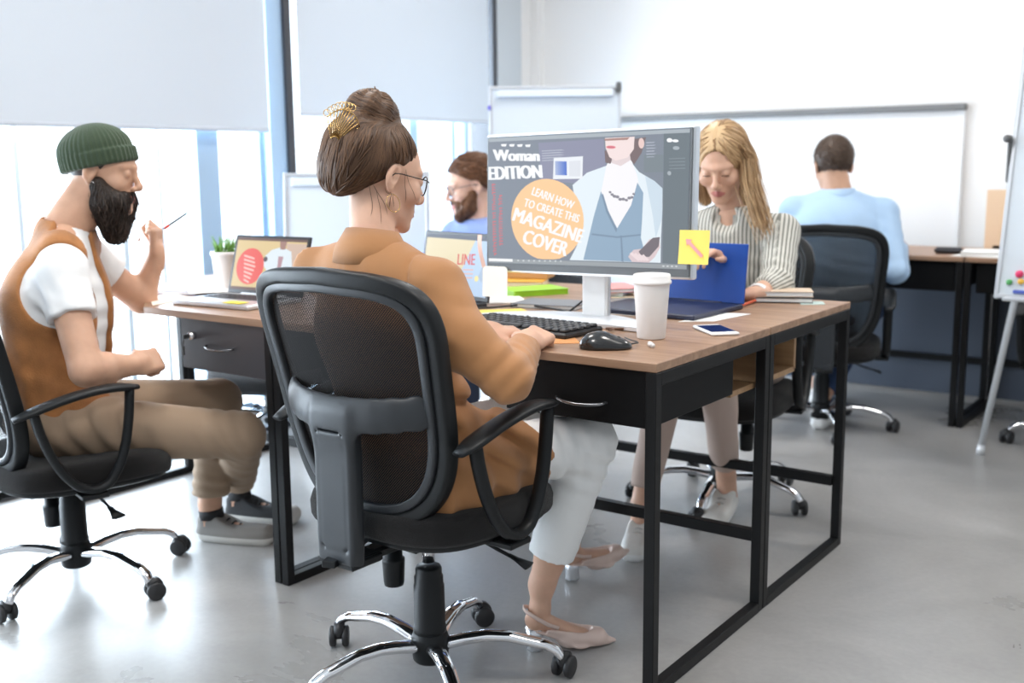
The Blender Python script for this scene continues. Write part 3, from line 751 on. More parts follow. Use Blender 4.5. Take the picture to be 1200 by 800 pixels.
# ============================================================ WOMAN IN THE TAN JACKET
def person(label, origin): return empty('person', origin, 0, label, 'person')
SKIN_F = skin_mat('skin_fair', (.66, .40, .285)); LIP = mat('lips', (.50, .17, .15), .35)
def woman():
    O = np.array((-.47, -.18, 0)); R = person('woman in a tan jacket and white trousers seated at the large monitor, hair pinned up', O)
    rsh = np.array((-.348, -.287, .915)); lsh = np.array((-.690, -.275, .940)); rel = at(596, 443, 2.125); rmd = at(541, 399, 2.13); rwr = at(617, 401, 2.39)
    lel = np.array((-.73, -.12, .74)); lwr = at(570, 388, 2.56)
    pel = np.array((-.48, -.20, .52)); wst = np.array((-.49, -.245, .67)); cst = np.array((-.505, -.275, .83)); nb = np.array((-.520, -.285, .975))
    rhip = np.array((-.385, -.18, .515)); lhip = np.array((-.565, -.17, .515)); rk = at(688, 517, 2.50); lk = np.array((-.47, .25, .53))
    SHR = Fr(at(612, 771, 2.62) * np.array((1, 1, 0)), (.72, .69, 0)); SHL = Fr(np.array((-.535, .46, .0)), (.42, .90, .20), (0, -.2, 1))
    ra = SHR.w(0, .050, .165); la = SHL.w(0, .055, .16)
    lat = np.array((1, -.04, 0))
    # head frame
    th = math.radians(20); pit = math.radians(13)
    hf = np.array((math.sin(th) * math.cos(pit), math.cos(th) * math.cos(pit), -math.sin(pit)))
    H = Fr((0, 0, 0), hf, sc=.94); H.o = at(460, 207, 2.235) - H.W([(.0735, -.010, -.004)])[0]
    nl = ((nb - H.o) @ H.M.T) / H.s
    # skin: head and neck, hands, shins and feet
    fh = lambda P: head_sdf(H.loc(P), False, neckto=nl, nr=(.046, .054))*H.s
    lo, hi = bbox([H.o, nb], .15); v1, q1 = sdf_mesh(fh, lo, hi, .0024); parts = [(v1, q1, lips_idx(H, v1, q1))]
    HR = Fr(rwr, (-.10, .97, .12), (.35, .1, 1), .90); HL = Fr(lwr, (.60, .78, -.08), (.0, -.1, 1), .88)
    fr_ = lambda P: smin(hand_sdf(HR.loc(P), [(.75, .9, .5), (.85, .95, .5), (.95, 1.0, .5), (1.0, 1.0, .5)], -1, thumb=[(.7, .7, -.35), (.35, .9, -.25), (.0, 1, -.2)], spread=.03) * HR.s, cap(P, rwr, rwr + (rel - rwr) * .5, .024, .036), .01)
    lo, hi = bbox([rwr, HR.w(0, .16, 0)], .07); v, q = sdf_mesh(fr_, lo, hi, .0022); parts.append((v, q, 0))
    fl_ = lambda P: smin(hand_sdf(HL.loc(P), [(.25, .4, .25), (.3, .5, .3), (.4, .5, .3), (.45, .5, .3)], 1, thumb=[(.6, .75, -.3), (.35, .9, -.15), (.2, 1, -.1)], spread=.05) * HL.s, cap(P, lwr, lwr + (lel - lwr) * .4, .024, .034), .01)
    lo, hi = bbox([lwr, HL.w(0, .16, 0)], .07); v, q = sdf_mesh(fl_, lo, hi, .0022); parts.append((v, q, 0))
    def foot(P, S, kn, an):
        q = S.loc(P); d = cap(q, (0, .032, .075), (0, .045, .10), .0235, .022)
        d = smin(d, limb(q, (0, .04, .072), (0, .15, .030), (.022, .023), (.027, .011), (1, 0, 0)), .02)
        d = smin(d, limb(q, (0, .15, .026), (0, .19, .018), (.025, .009), (.010, .005), (1, 0, 0)), .012)
        d = smin(d, cap(P, S.w(0, .045, .115), an, .0245, .029), .018); d = smin(d, cap(P, an, an + (kn - an) * .30, .030, .047), .02)
        d = smin(d, cap(P, an + (kn - an) * .3, kn, .047, .05), .02); return d
    fR = lambda P: foot(P, SHR, rk, ra); lo, hi = bbox([rk, ra, SHR.w(0, .24, 0), SHR.w(0, 0, 0)], .07); v, q = sdf_mesh(fR, lo, hi, .0042); parts.append((v, q, 0))
    fL = lambda P: foot(P, SHL, lk, la); lo, hi = bbox([lk, la, SHL.w(0, .24, 0), SHL.w(0, 0, 0)], .07); v, q = sdf_mesh(fL, lo, hi, .0055); parts.append((v, q, 0))
    def core(P):
        d = limb(P, pel, wst, (.12, .075), (.10, .07), lat); d = smin(d, limb(P, wst, cst, (.11, .08), (.13, .085), lat), .03); d = smin(d, limb(P, cst, nb, (.12, .07), (.05, .05), lat), .03)
        for a, b, x, y in ((rhip, rk, .06, .045), (lhip, lk, .06, .045), (nb, rsh, .04, .04), (nb, lsh, .04, .04), (rsh, rmd, .036, .034), (rmd, rel, .034, .032), (lsh, lel, .036, .032), (rel, rwr, .032, .024), (lel, lwr, .032, .024)): d = smin(d, cap(P, a, b, x, y), .01)
        return d
    lo, hi = bbox([pel, nb, rsh, lsh, rk, lk, rel, lel, rwr, lwr], .1); v, q = sdf_mesh(core, lo, hi, .009); parts.append((v, q, 0))
    np_obj('body', parts, [SKIN_F, LIP], R, O)
    eyes(R, H, O); 
    # jacket
    JK = mat('tan_cloth', (.41, .185, .066), .75, bump=.25, bscale=900, sheen=.2)
    cuffR = rwr + (rel - rwr) / np.linalg.norm(rel - rwr) * .062; cuffL = lwr + (lel - lwr) / np.linalg.norm(lel - lwr) * .045
    hemR = np.array((-.330, .030, .535))
    FL = [(rel, (.5, .3, -.6), .0032, .040, .07, 1), (rel + V3(-.03, .06, .02), (.3, .9, .3), .0025, .032, .06, 2), (rsh + V3(.02, -.01, -.08), (.2, .1, 1), .003, .045, .08, 3), (wst + V3(.12, .02, -.06), (.3, .2, 1), .006, .05, .12, 4),
          (rhip + V3(.08, .04, .06), (.55, .35, .75), .0095, .055, .12, 5), (rhip + V3(.05, -.1, .02), (.2, 1, .2), .004, .05, .10, 6), (cst + V3(.14, .03, -.06), (.2, .2, 1), .004, .05, .1, 7), (cuffR, (.3, 1, .2), .002, .03, .05, 8), (nb + V3(.0, -.03, -.06), (1, .2, .3), .002, .06, .1, 9), (lel, (.5, .3, -.6), .005, .04, .07, 10)]
    def jk(P):
        d = limb(P, pel, wst, (.175, .135), (.148, .11), lat); d = smin(d, limb(P, wst, cst, (.145, .108), (.165, .112), lat), .04)
        d = smin(d, limb(P, cst, nb - V3(0, 0, .055), (.160, .110), (.115, .08), lat), .05)
        d = smin(d, cap(P, nb - V3(0, .0, .035), rsh, .056, .056), .04); d = smin(d, cap(P, nb - V3(0, .0, .035), lsh, .056, .056), .04)
        d = smin(d, smin(cap(P, rsh, rmd, .060, .057), cap(P, rmd, rel, .057, .049), .02), .018); d = smin(d, cap(P, rel, cuffR, .050, .038), .010)
        d = smin(d, cap(P, lsh, lel, .060, .050), .018); d = smin(d, cap(P, lel, cuffL, .052, .040), .014)
        # skirt of the jacket over hips and thigh
        sk = ell(P, pel + V3(.0, -.045, -.02), (.205, .165, .13)); sk = smin(sk, cap(P, rhip + V3(-.01, -.06, -.01), hemR, .128, .098), .05); sk = smin(sk, cap(P, lhip + V3(.0, -.06, -.01), lhip + V3(0, .12, .01), .12, .09), .05)
        ang = np.arctan2(P[:, 1] - pel[1], P[:, 0] - pel[0]); sk = sk - .007 * np.sin(ang * 15 + P[:, 2] * 10) * np.clip((.60 - P[:, 2]) / .12, 0, 1)
        sk = smax(sk, -(P[:, 2] - .452 - .006 * np.sin(ang * 11)), .006); sk = smax(sk, plane(P, hemR + V3(.0, .06, 0), (.15, 1, .35)), .01); d = smin(d, sk, .035)
        d = smax(d, plane(P, cuffR, rwr - rel), .003); d = smax(d, -cap(P, rwr, cuffR + (rel - rwr) * .06, .033, .033), .002) if False else d
        bk_ = -.362 - .115 * np.maximum(0, (P[:, 2] - .444) / .5) ** 1.2 + .045 * ((P[:, 0] + .478) / .235) ** 2 + .010 - P[:, 1]
        d = smax(d, np.where(P[:, 2] < .93, bk_, -1), .006)
        d = d + folds(P, FL) + .0012 * waves(P, 55, 11, 5)
        # armhole seams
        s = np.abs(plane(P, rsh + V3(-.022, 0, 0), (1, 0, .35))); d = d + .0042 * np.exp(-(s / .004) ** 2) * (np.abs(P[:, 2] - rsh[2]) < .11) * (np.linalg.norm(P - rsh.astype(np.float32), axis=1) < .1)
        s = np.abs(P[:, 0] - nb[0] + .01); d = d + .0018 * np.exp(-(s / .003) ** 2) * (P[:, 1] < nb[1] - .02) * (P[:, 2] < nb[2])
        # opening at the neck
        d = smax(d, -cap(P, nb + V3(.0, .02, -.01), nb + V3(0, .03, .2), .054, .075), .006)
        return d
    lo, hi = bbox([rsh, lsh, rel, lel, cuffR, cuffL, pel + V3(0, -.18, -.1), hemR, nb], .09); v, q = sdf_mesh(jk, lo, hi, .0048)
    J = np_obj('jacket', [(v, q, 0)], [JK], R, O)
    # collar: folded band round the back of the neck
    NB = Fr(nb + np.array((.0, .004, .010)), (0, 1, -.12), (.0, .12, 1))
    c = MB(); n = 40; G = []
    for k in range(n):
        a = math.radians(-62) - math.radians(236) * k / (n - 1); a = math.radians(62) + math.radians(-304 + 0) * 0 + math.radians(180 + 118 - 236 * 0) * 0
    rows = []
    for k in range(n):
        t = k / (n - 1); a = math.radians(48 - 276 * t)     # from front right round the back to front left
        cx, sy = math.cos(a), math.sin(a); fr2 = max(0, sy); bk = max(0, -sy)
        top = np.array((cx * .059, sy * .057, .036 + .004 * bk - .055 * fr2)); outm = np.array((cx * .064, sy * .062, .040 + .004 * bk - .055 * fr2)); low = np.array((cx * (.094 + .01 * fr2), sy * (.074 + .05 * fr2) - .012 * bk, -.020 - .012 * bk - .10 * fr2)); inn = np.array((cx * .056, sy * .055, -.02 - .05 * fr2))
        rows.append([NB.w(*inn), NB.w(*top), NB.w(*outm), NB.w(*(outm * .45 + low * .55 + np.array((cx, sy, 0)) * .006)), NB.w(*low), NB.w(*(low - np.array((cx, sy, .0)) * .010 + np.array((0, 0, -.003))))])
    c.quadgrid(np.array(rows)); off(c, O).build('collar', JK, J)
    # cuff buttons
    b = MB(); S = cuffR + (rel - rwr) / np.linalg.norm(rel - rwr) * .02 + np.array((.036, -.002, -.020))
    b.tube([S, S + np.array((.005, -.003, -.003))], .006, 12); off(b, O).build('button', mat('button_horn', (.55, .5, .42), .3), J)
    # pocket flap seen between armrest and hip
    # trousers
    TR = mat('white_cloth', (.87, .87, .86), .8, bump=.2, bscale=700)
    hR = ra + (rk - ra) * .22; hL = la + (lk - la) * .16
    FT = [(rk + V3(0, 0, -.05), (.3, .3, 1), .005, .04, .08, 21), (rk + V3(-.02, -.06, .0), (.6, 1, .2), .004, .04, .08, 22), (hR, (.3, .3, 1), .002, .05, .07, 23)]
    def tr(P):
        d = smin(cap(P, rhip, rk, .078, .066), cap(P, lhip, lk, .078, .066), .02); d = smin(d, ell(P, pel, (.15, .12, .085)), .03)
        l1 = cap(P, rk, hR, .066, .056); l1 = smax(l1, plane(P, hR, ra - rk), .002); l2 = cap(P, lk, hL, .064, .056); l2 = smax(l2, plane(P, hL, la - lk), .002)
        hem = np.abs(plane(P, hR + (rk - ra) * .055, ra - rk)); d2 = smin(l1, l2, 0) + .0012 * np.exp(-(hem / .002) ** 2)
        return smin(d, d2, .02) + folds(P, FT) + .0008 * waves(P, 60, 5)
    lo, hi = bbox([rhip, lhip, rk, lk, hR, hL], .11); v, q = sdf_mesh(tr, lo, hi, .0055); np_obj('trousers', [(v, q, 0)], [TR], R, O)
    # slingback pumps
    SHM = mat('nude_leather', (.72, .55, .48), .35); SIL = mat('silver_heel', (.75, .77, .80), .25, .7)
    for S in (SHR, SHL):
        def sh(P, S=S):
            q = S.loc(P)
            sole = limb(q, (0, .035, .052), (0, .13, .018), (.026, .006), (.036, .006), (1, 0, 0)); sole = smin(sole, limb(q, (0, .13, .014), (0, .21, .008), (.037, .008), (.014, .006), (1, 0, 0)), .01)
            vamp = limb(q, (0, .115, .030), (0, .185, .024), (.041, .030), (.028, .020), (1, 0, 0)); vamp = smin(vamp, limb(q, (0, .18, .018), (0, .228, .008), (.028, .016), (.005, .005), (1, 0, 0)), .01)
            cut = ell(q, (0, .120, .058), (.031, .058, .034)); vamp = smax(vamp, -cut, .004)
            side = limb(q, (0, .05, .068), (0, .13, .030), (.030, .030), (.0395, .022), (1, 0, 0)); side = smax(side, q[:, 2] - (.060 - .12 * (q[:, 1] - .05)), .003); side = smax(side, -(q[:, 1] - .055 - .5 * np.abs(q[:, 2] - .05)), .003); side = smax(side, -cut, .004)
            return smin(smin(sole, vamp, .004), side, .004)
        lo, hi = bbox([S.w(0, -.02, 0), S.w(0, .24, 0)], .07); v, q = sdf_mesh(sh, lo, hi, .0022); so = np_obj('pump_shoe', [(v, q, 0)], [SHM], R, O)
        m_ = MB(); pts = [S.w(s * .031 * (1 if y > .03 else math.sqrt(max(0, y / .03))) , y, z) for s, y, z in [(1, .085, .062), (1, .06, .072), (1, .035, .088), (1, .015, .100), (1, .006, .104), (0, .004, .105), (-1, .006, .104), (-1, .015, .100), (-1, .035, .088), (-1, .06, .072), (-1, .085, .062)]]
        m_.tube(pts, .0042, 8, flat=(.5, 1.2), up=(0, 0, 1)); off(m_, O).build('heel_strap', SHM, so)
        m_ = MB(); m_.lathe([(.001, 0), (.020, 0), (.021, .004), (.019, .03), (.024, .055), (.001, .056)], S.w(0, .032, 0), 20); off(m_, O).build('block_heel', SIL, so)
    # hair
    HM = hair_mat('brown_hair', (.045, .022, .012), (.16, .085, .045))
    bc = V3(0, -.052, .132)
    def hr(q):
        d = ell(q, (0, -.026, .040), (.083, .101, .090)); d = smax(d, -(q[:, 2] - .85 * q[:, 1] - .004), .02)
        d = smin(d, ell(q, (0, -.090, .035), (.080, .055, .078)), .03); d = smin(d, ell(q, (-.01, -.098, -.010), (.066, .042, .055)), .025)
        d = smin(d, ell(q, bc, (.056, .060, .048)), .018)
        d = d + .0035 * np.sin(np.arctan2(q[:, 0] - bc[0], q[:, 1] - bc[1]) * 7 + q[:, 2] * 60) * np.clip(1 - np.linalg.norm(q - bc, axis=1) / .2, 0, 1)
        ear = ell(q, (.080, .0, -.006), (.02, .026, .036)); return smax(d, -ear, .008)
    fhair = lambda P: hr(H.loc(P)) * H.s
    lo, hi = bbox([H.o], .24); v, q = sdf_mesh(fhair, lo, hi, .003)
    def flow(P, t):
        Q = H.loc(P); dv = bc - Q; rad = np.linalg.norm(dv, axis=1, keepdims=True); tw = np.cross(V3(.15, .25, 1)[None], Q - bc); tw /= np.linalg.norm(tw, axis=1, keepdims=True) + 1e-6
        k = np.clip((rad - .055) / .04, 0, 1); D = dv / (rad + 1e-6) * k + tw * (1.0 - .75 * k) + V3(0, -.2, .1) * k
        return (D @ H.M.astype(np.float32))
    sv, sf = strands(fhair, pick(v, 1500, 3), flow, n=14, step=.0062, r=.0016, lift=.0006, jitter=.10)
    # loose wisps at the nape and before the ear
    W_ = H.W(np.array([(.062 + .006 * RNG.rand(), -.01 - .05 * RNG.rand(), -.02 - .02 * RNG.rand()) for _ in range(9)] + [(.072, .016 + .006 * RNG.rand(), .02) for _ in range(2)]))
    wv, wf = strands(fh, W_, lambda P, t: np.tile(V3(.15, .0, -1)[None] + V3(.35 * math.sin(5 * t), .2 * t, 0), (len(P), 1)), n=12, step=.0062, r=.00034, lift=.002, cling=.6, jitter=.15)
    np_obj('hair', [(v, q, 0), (sv, sf, 0), (wv, wf, 0)], [HM], R, O)
    # gold hair comb, a fan of thin prongs with beads
    GOLD = mat('gold', (.75, .50, .20), .25, 1)
    g = MB(); c0 = at(389, 170, 2.19); X = (at(420, 150, 2.19) - c0); Y = at(384, 138, 2.17) - c0; tips = []
    for t in np.linspace(0, 1, 13):
        a = t * PI / 2; tip = c0 + X * math.cos(a) * 1.05 + Y * math.sin(a) * 1.05 + CAMR[2] * (-.016 * math.sin(2 * a)); g.tube([c0 + (tip - c0) * .25, c0 + (tip - c0) * .65 - CAMR[2] * .004, tip], .0011, 6); tips.append(tip)
    g.tube(tips, .0013, 6); g.tube([c0 + (p - c0) * .25 for p in tips], .0016, 6)
    comb = off(g, O).build('hair_comb', GOLD, R)
    g = MB()
    for i, p in enumerate(tips[5:]):
        pts = [p + CAMR[0] * .007 * math.cos(a) + CAMR[1] * .007 * math.sin(a) - (p - c0) * -.12 for a in np.linspace(0, 2 * PI, 12, endpoint=False)]; g.tube(pts, .0009, 5, closed=True)
    off(g, O).build('comb_loops', GOLD, comb)
    # glasses and earring
    glasses(R, H, O, mat('black_acetate', (.012, .012, .014), .25))
    e = MB(); p0 = H.w(.077, -.004, -.038); e.tube([p0 + np.array((0, 0, -.022)) + H.M[1] * .016 * math.cos(a) + np.array((0, 0, .018)) * math.sin(a) for a in np.linspace(0, 2 * PI, 24, endpoint=False)], .0008, 6, closed=True)
    off(e, O).build('hoop_earring', GOLD, R)
    return R
woman()
# ============================================================ THE OTHER FOUR PEOPLE
SKIN_M = skin_mat('skin_warm', (.58, .34, .23)); SKIN_P = skin_mat('skin_pale', (.68, .43, .33))
WC = mat('white_cotton', (.80, .80, .80), .85, bump=.2, bscale=700)
BROWN = hair_mat('dark_hair', (.012, .008, .006), (.045, .028, .020)); AUB = hair_mat('auburn_hair', (.07, .028, .012), (.19, .085, .04)); BLOND = hair_mat('blond_hair', (.26, .14, .06), (.62, .42, .23)); SHORT = hair_mat('short_brown_hair', (.05, .03, .02), (.13, .085, .06))
def seg(a, b, t): return np.array(a) + (np.array(b) - np.array(a)) * t
def scalp(q, thick=.010, line=.85, z0=.0, ear=True):
    d = ell(q, (0, -.020, .036), (.074 + thick, .095 + thick, .083 + thick)); d = smax(d, -(q[:, 2] - line * q[:, 1] - z0), .008)
    if ear: d = smax(d, -ell(q, (.082, -.004, -.004), (.018, .026, .034)), .005); d = smax(d, -ell(q, (-.082, -.004, -.004), (.018, .026, .034)), .005)
    return d
def beard_sdf(q, long=.03, w=.012):
    qq = q.copy(); qq[:, 0] = np.abs(qq[:, 0])
    d = cap(qq, (.060, .012, -.035), (.050, .035, -.075), .016 + w * .3, .022 + w); d = smin(d, cap(qq, (.046, .040, -.082), (.0, .074 - long * .5, -.108 - long), .026 + w, .018 + w), .02)
    d = smin(d, cap(qq, (.0, .091, -.052), (.030, .072, -.060), .008, .010), .012); d = smin(d, cap(qq, (.030, .074, -.060), (.034, .066, -.09), .012, .022), .012)
    d = smax(d, -ell(q, (0, .108, -.0695), (.020, .02, .0065)), .003)
    return d
def brows(v_fr, m_, R, O, sz=1.0):
    e = MB()
    e.tube([v_fr.w(s, .087 - abs(s) * .30, .021 + .06 * abs(s) * (1 if abs(s) < .04 else .2)) for s in (.012, .022, .034, .046)], [.0022, .0036, .0034, .0016], 8, flat=(1, .9))
    off(e, O).build('eyebrow', m_, R); e = MB()
    e.tube([v_fr.w(-s, .087 - abs(s) * .30, .021 + .06 * abs(s) * (1 if abs(s) < .04 else .2)) for s in (.012, .022, .034, .046)], [.0022, .0036, .0034, .0016], 8, flat=(1, .9))
    off(e, O).build('eyebrow', m_, R)

def sneaker(S, R, O, upper, sole, L=.27, lace=None, canvas=False):
    f = lambda P: np.minimum(1, sneaker_sdf(S.loc(P), L)); lo, hi = bbox([S.w(0, -.02, 0), S.w(0, L + .02, 0)], .09)
    v, q = sdf_mesh(lambda P: smax(sneaker_sdf(S.loc(P), L), -ell(S.loc(P), (0, .055, .10), (.026, .04, .035)), .006), lo, hi, .0035)
    c = S.loc(v[q].mean(1).astype(np.float32)); mi = (c[:, 2] < .028).astype(int)
    if canvas: mi = np.where((mi == 0) & (c[:, 1] > .215), 1, mi)
    o = np_obj('sneaker', [(v, q, mi)], [upper, sole], R, O)
    m_ = MB()
    for k in range(5):
        y = .105 + k * .021; z = .083 - .042 * ((y / L - .30) / .45) ** .8 + .004; m_.tube([S.w(-.022, y, z - .008), S.w(0, y + .004, z + .001), S.w(.022, y, z - .008)], .0028, 6)
    off(m_, O).build('laces', lace or sole, o); return o

# ---------------- man with the green beanie
def man_beanie():
    O = np.array((-1.88, -.17, 0)); R = person('bearded man in a green knit beanie and tan vest seated at left, holding a pencil', O)
    f2 = nrm((.85, .53, 0)); r2 = nrm((.53, -.85, 0))
    ear = at(105, 201, 3.04); pit = math.radians(9); H = Fr((0, 0, 0), (.81 * math.cos(pit), .588 * math.cos(pit), -math.sin(pit))); H.o = ear - H.W([(.0735, -.010, -.004)])[0]
    nb = at(76, 272, 3.09); rsh = at(72, 320, 2.91); lsh = at(100, 302, 3.26); rel = at(101, 434, 2.84); rwr = at(158, 427, 2.97); lel = at(166, 350, 3.38); lwr = at(183, 300, 3.36)
    pel = at(80, 490, 3.07); wst = at(70, 430, 3.07); cst = at(68, 358, 3.06)
    rh = pel + r2 * .09; lh = pel - r2 * .09; rk = at(283, 510, 3.16); lk = at(257, 470, 3.36); ra = at(276, 584, 3.44); la = at(247, 592, 3.37)
    S1 = Fr((-1.685, .115, 0), (.92, .39, 0), sc=.97); S2 = Fr((-1.77, .30, 0), (.93, .36, 0), sc=.97); la = S1.w(0, .045, .125); ra = S2.w(0, .045, .13)
    nl = ((nb - H.o) @ H.M.T); fh = lambda P: head_sdf(H.loc(P), True, neckto=nl, nr=(.060, .066))
    lo, hi = bbox([H.o, nb], .15); v, q = sdf_mesh(fh, lo, hi, .0028); parts = [(v, q, lips_idx(H, v, q))]
    HL = Fr(lwr, (.05, .03, 1), (.8, .5, -.1), .95); HR = Fr(rwr, nrm(rwr - rel) + V3(0, 0, .10), (.45, -.85, .25), .96)
    fl = lambda P: smin(smin(hand_sdf(HL.loc(P), [(.9, .9, .5), (1.0, 1.0, .6), (1.15, 1.1, .6), (1.25, 1.2, .6)], 1, thumb=[(.35, .85, -.6), (.0, .85, -.6), (-.1, .9, -.5)]) * HL.s, cap(P, lwr, lel, .026, .042), .012), cap(P, lel, lsh, .044, .048), .02)
    lo, hi = bbox([lwr, lel, seg(lel, lsh, .4), HL.w(0, .15, 0)], .07); fl2 = lambda P: smax(fl(P), plane(P, seg(lel, lsh, .6), lsh - lel), .002); v, q = sdf_mesh(fl2, lo, hi, .003); parts.append((v, q, 0))
    fr_ = lambda P: smin(smin(hand_sdf(HR.loc(P), FIST, -1, thumb=[(.55, .75, -.45), (.1, .85, -.5), (-.5, .6, -.4)]) * HR.s, smin(cap(P, rwr, seg(rwr, rel, .6), .027, .042), cap(P, seg(rwr, rel, .6), rel, .042, .040), .01), .012), cap(P, rel, rsh, .043, .052), .016)
    lo, hi = bbox([rwr, rel, rsh, HR.w(0, .12, 0)], .06); v, q = sdf_mesh(fr_, lo, hi, .003); parts.append((v, q, 0))
    def core(P):
        d = limb(P, pel, wst, (.13, .10), (.13, .09), r2); d = smin(d, limb(P, wst, cst, (.13, .09), (.15, .09), r2), .03); d = smin(d, limb(P, cst, nb, (.12, .08), (.06, .06), r2), .03)
        for a, b, x, y in ((rh, rk, .065, .05), (lh, lk, .065, .05), (rk, ra, .048, .036), (lk, la, .048, .036), (nb, rsh, .05, .05), (nb, lsh, .05, .05)): d = smin(d, cap(P, a, b, x, y), .01)
        for S, a in ((S1, la), (S2, ra)): d = smin(d, cap(P, S.w(0, .045, .06), a, .034, .034), .01); d = smin(d, cap(P, S.w(0, .04, .045), S.w(0, .2, .03), .03, .024), .01)
        return d
    lo, hi = bbox([pel, nb, rsh, lsh, rk, lk, S1.o, S2.o, S1.w(0, .25, 0), S2.w(0, .25, 0)], .1); v, q = sdf_mesh(core, lo, hi, .008); parts.append((v, q, 0))
    np_obj('body', parts, [SKIN_M, LIP], R, O); eyes(R, H, O); brows(H, BROWN, R, O)
    # beard and hair
    bf = lambda P: beard_sdf(H.loc(P), .050, .016)
    lo, hi = bbox([H.o], .22); v, q = sdf_mesh(bf, lo, hi, .0035)
    fl3 = lambda P, t: (V3(0, .10 + .0 * t, -1)[None] + H.loc(P) * V3(1.5, 1.0, 0)) @ H.M.astype(np.float32)
    sv, sf = strands(bf, pick(v, 1500, 5), fl3, n=7, step=.0062, r=.0013, lift=.004, cling=.25, jitter=.25)
    np_obj('beard', [(v, q, 0), (sv, sf, 0)], [BROWN], R, O)
    sf_ = lambda P: scalp(H.loc(P), .004, .55, -.048); v, q = sdf_mesh(sf_, lo, hi, .004); np_obj('hair', [(v, q, 0)], [BROWN], R, O)
    # ribbed beanie
    GR = mat('green_knit', (.040, .066, .034), .95, bump=.5, bscale=500, sheen=.2)
    B = Fr(H.w(0, -.020, .040), H.M[1] * 1.0 + H.M[2] * .36, H.M[2])
    def bn(P):
        q = B.loc(P); ang = np.arctan2(q[:, 0] / .087, q[:, 1] / .108)
        d = ell(q, (0, -.004, .010), (.086, .107, .083)); d = smax(d, -(q[:, 2] + .030), .004)
        d = d + .0016 * np.sin(ang * 44) * np.clip((.088 - q[:, 2]) / .05, 0, 1)
        cf = limb(q, (0, 0, -.022), (0, 0, .012), (.0905, .111), (.089, .110), (1, 0, 0)); r_ = np.sqrt((q[:, 0] / .090) ** 2 + (q[:, 1] / .111) ** 2)
        cf = np.maximum((r_ - 1) * .09, np.abs(q[:, 2] + .012) - .024); cf = smax((r_ - 1) * .095 + .0018 * np.sin(ang * 44), np.abs(q[:, 2] + .012) - .023, .010)
        return smin(d, cf, .002)
    lo, hi = bbox([B.o], .14); v, q = sdf_mesh(bn, lo, hi, .0028); np_obj('beanie', [(v, q, 0)], [GR], R, O)
    e = MB(); p = H.w(.078, .002, -.036); e.tube([p + np.array((math.cos(a) * .006, 0, math.sin(a) * .006)) for a in np.linspace(0, 2 * PI, 12, endpoint=False)], .0012, 6, closed=True); off(e, O).build('earring', CHR, R)
    # t-shirt
    FT = [(rsh + V3(0, 0, -.08), (.6, .2, .6), .006, .05, .09, 1), (cst, (.4, .3, 1), .004, .06, .14, 2), (seg(rsh, rel, .4), (.2, .2, 1), .003, .04, .06, 3)]
    def ts(P):
        d = limb(P, wst, cst, (.150, .115), (.170, .120), r2); d = smin(d, limb(P, cst, nb - V3(0, 0, .03), (.165, .112), (.08, .07), r2), .05)
        d = smin(d, cap(P, nb - V3(0, 0, .03), rsh, .062, .066), .03); d = smin(d, cap(P, nb - V3(0, 0, .03), lsh, .062, .066), .03)
        for a, b in ((rsh, rel), (lsh, lel)):
            k = cap(P, a, seg(a, b, .62), .064, .064); k = smax(k, plane(P, seg(a, b, .47), np.array(b) - a), .003); d = smin(d, k, .02)
        return smax(d, -cap(P, nb, nb + V3(.03, .03, .2), .062, .09), .005) + folds(P, FT)
    lo, hi = bbox([wst, cst, nb, rsh, lsh, rel, lel], .13); v, q = sdf_mesh(ts, lo, hi, .006); np_obj('t_shirt', [(v, q, 0)], [WC], R, O)
    # vest
    SU = mat('tan_suede', (.36, .145, .042), .8, bump=.4, bscale=250, var=.25, vscale=14, sheen=.15)
    FV = [(wst, (.4, .4, 1), .006, .06, .14, 11), (pel + V3(0, 0, .05), (.9, .5, .2), .005, .05, .15, 12)]
    arm = seg(rsh, rel, .10); arm2 = seg(lsh, lel, .10)
    def vs(P):
        d = limb(P, pel + V3(0, 0, .03), wst, (.172, .135), (.162, .128), r2); d = smin(d, limb(P, wst, cst, (.162, .128), (.180, .134), r2), .04); d = smin(d, limb(P, cst, nb - V3(0, 0, .02), (.172, .124), (.088, .082), r2), .05)
        d = smin(d, cap(P, nb - V3(0, 0, .02), seg(nb, rsh, .6), .07, .07), .03); d = smin(d, cap(P, nb - V3(0, 0, .02), seg(nb, lsh, .6), .07, .07), .03)
        d = smax(d, -ell(P, arm + r2 * .02, (.110, .110, .125)), .004); d = smax(d, -ell(P, arm2 - r2 * .02, (.11, .11, .125)), .004)
        q = P - cst.astype(np.float32); d = smax(d, -np.maximum(np.abs(q @ r2.astype(np.float32)) - .045, -(q @ f2.astype(np.float32)) + .02), .004)
        d = smax(d, -cap(P, nb + f2 * .01, nb + V3(.05, .03, .2), .066, .10), .004); d = smax(d, -(P[:, 2] - .385 - .01 * np.sin(P[:, 0] * 40)), .004)
        return d + folds(P, FV)
    lo, hi = bbox([pel - V3(0, 0, .1), cst, nb, rsh, lsh, wst], .17); v, q = sdf_mesh(vs, lo, hi, .006); np_obj('vest', [(v, q, 0)], [SU], R, O)
    # trousers
    KH = mat('khaki_cloth', (.33, .235, .16), .85, bump=.3, bscale=500)
    hr_, hl = seg(ra, rk, .10), seg(la, lk, .08)
    FK = [(rk - f2 * .05, (.9, .5, .5), .006, .035, .08, 31), (rh + f2 * .12, (.9, .4, .4), .007, .05, .12, 32), (seg(ra, rk, .2), (.2, .2, 1), .004, .035, .09, 33), (seg(la, lk, .2), (.2, .2, 1), .004, .035, .09, 34), (seg(rk, ra, .4), (.5, .3, .8), .004, .06, .1, 35)]
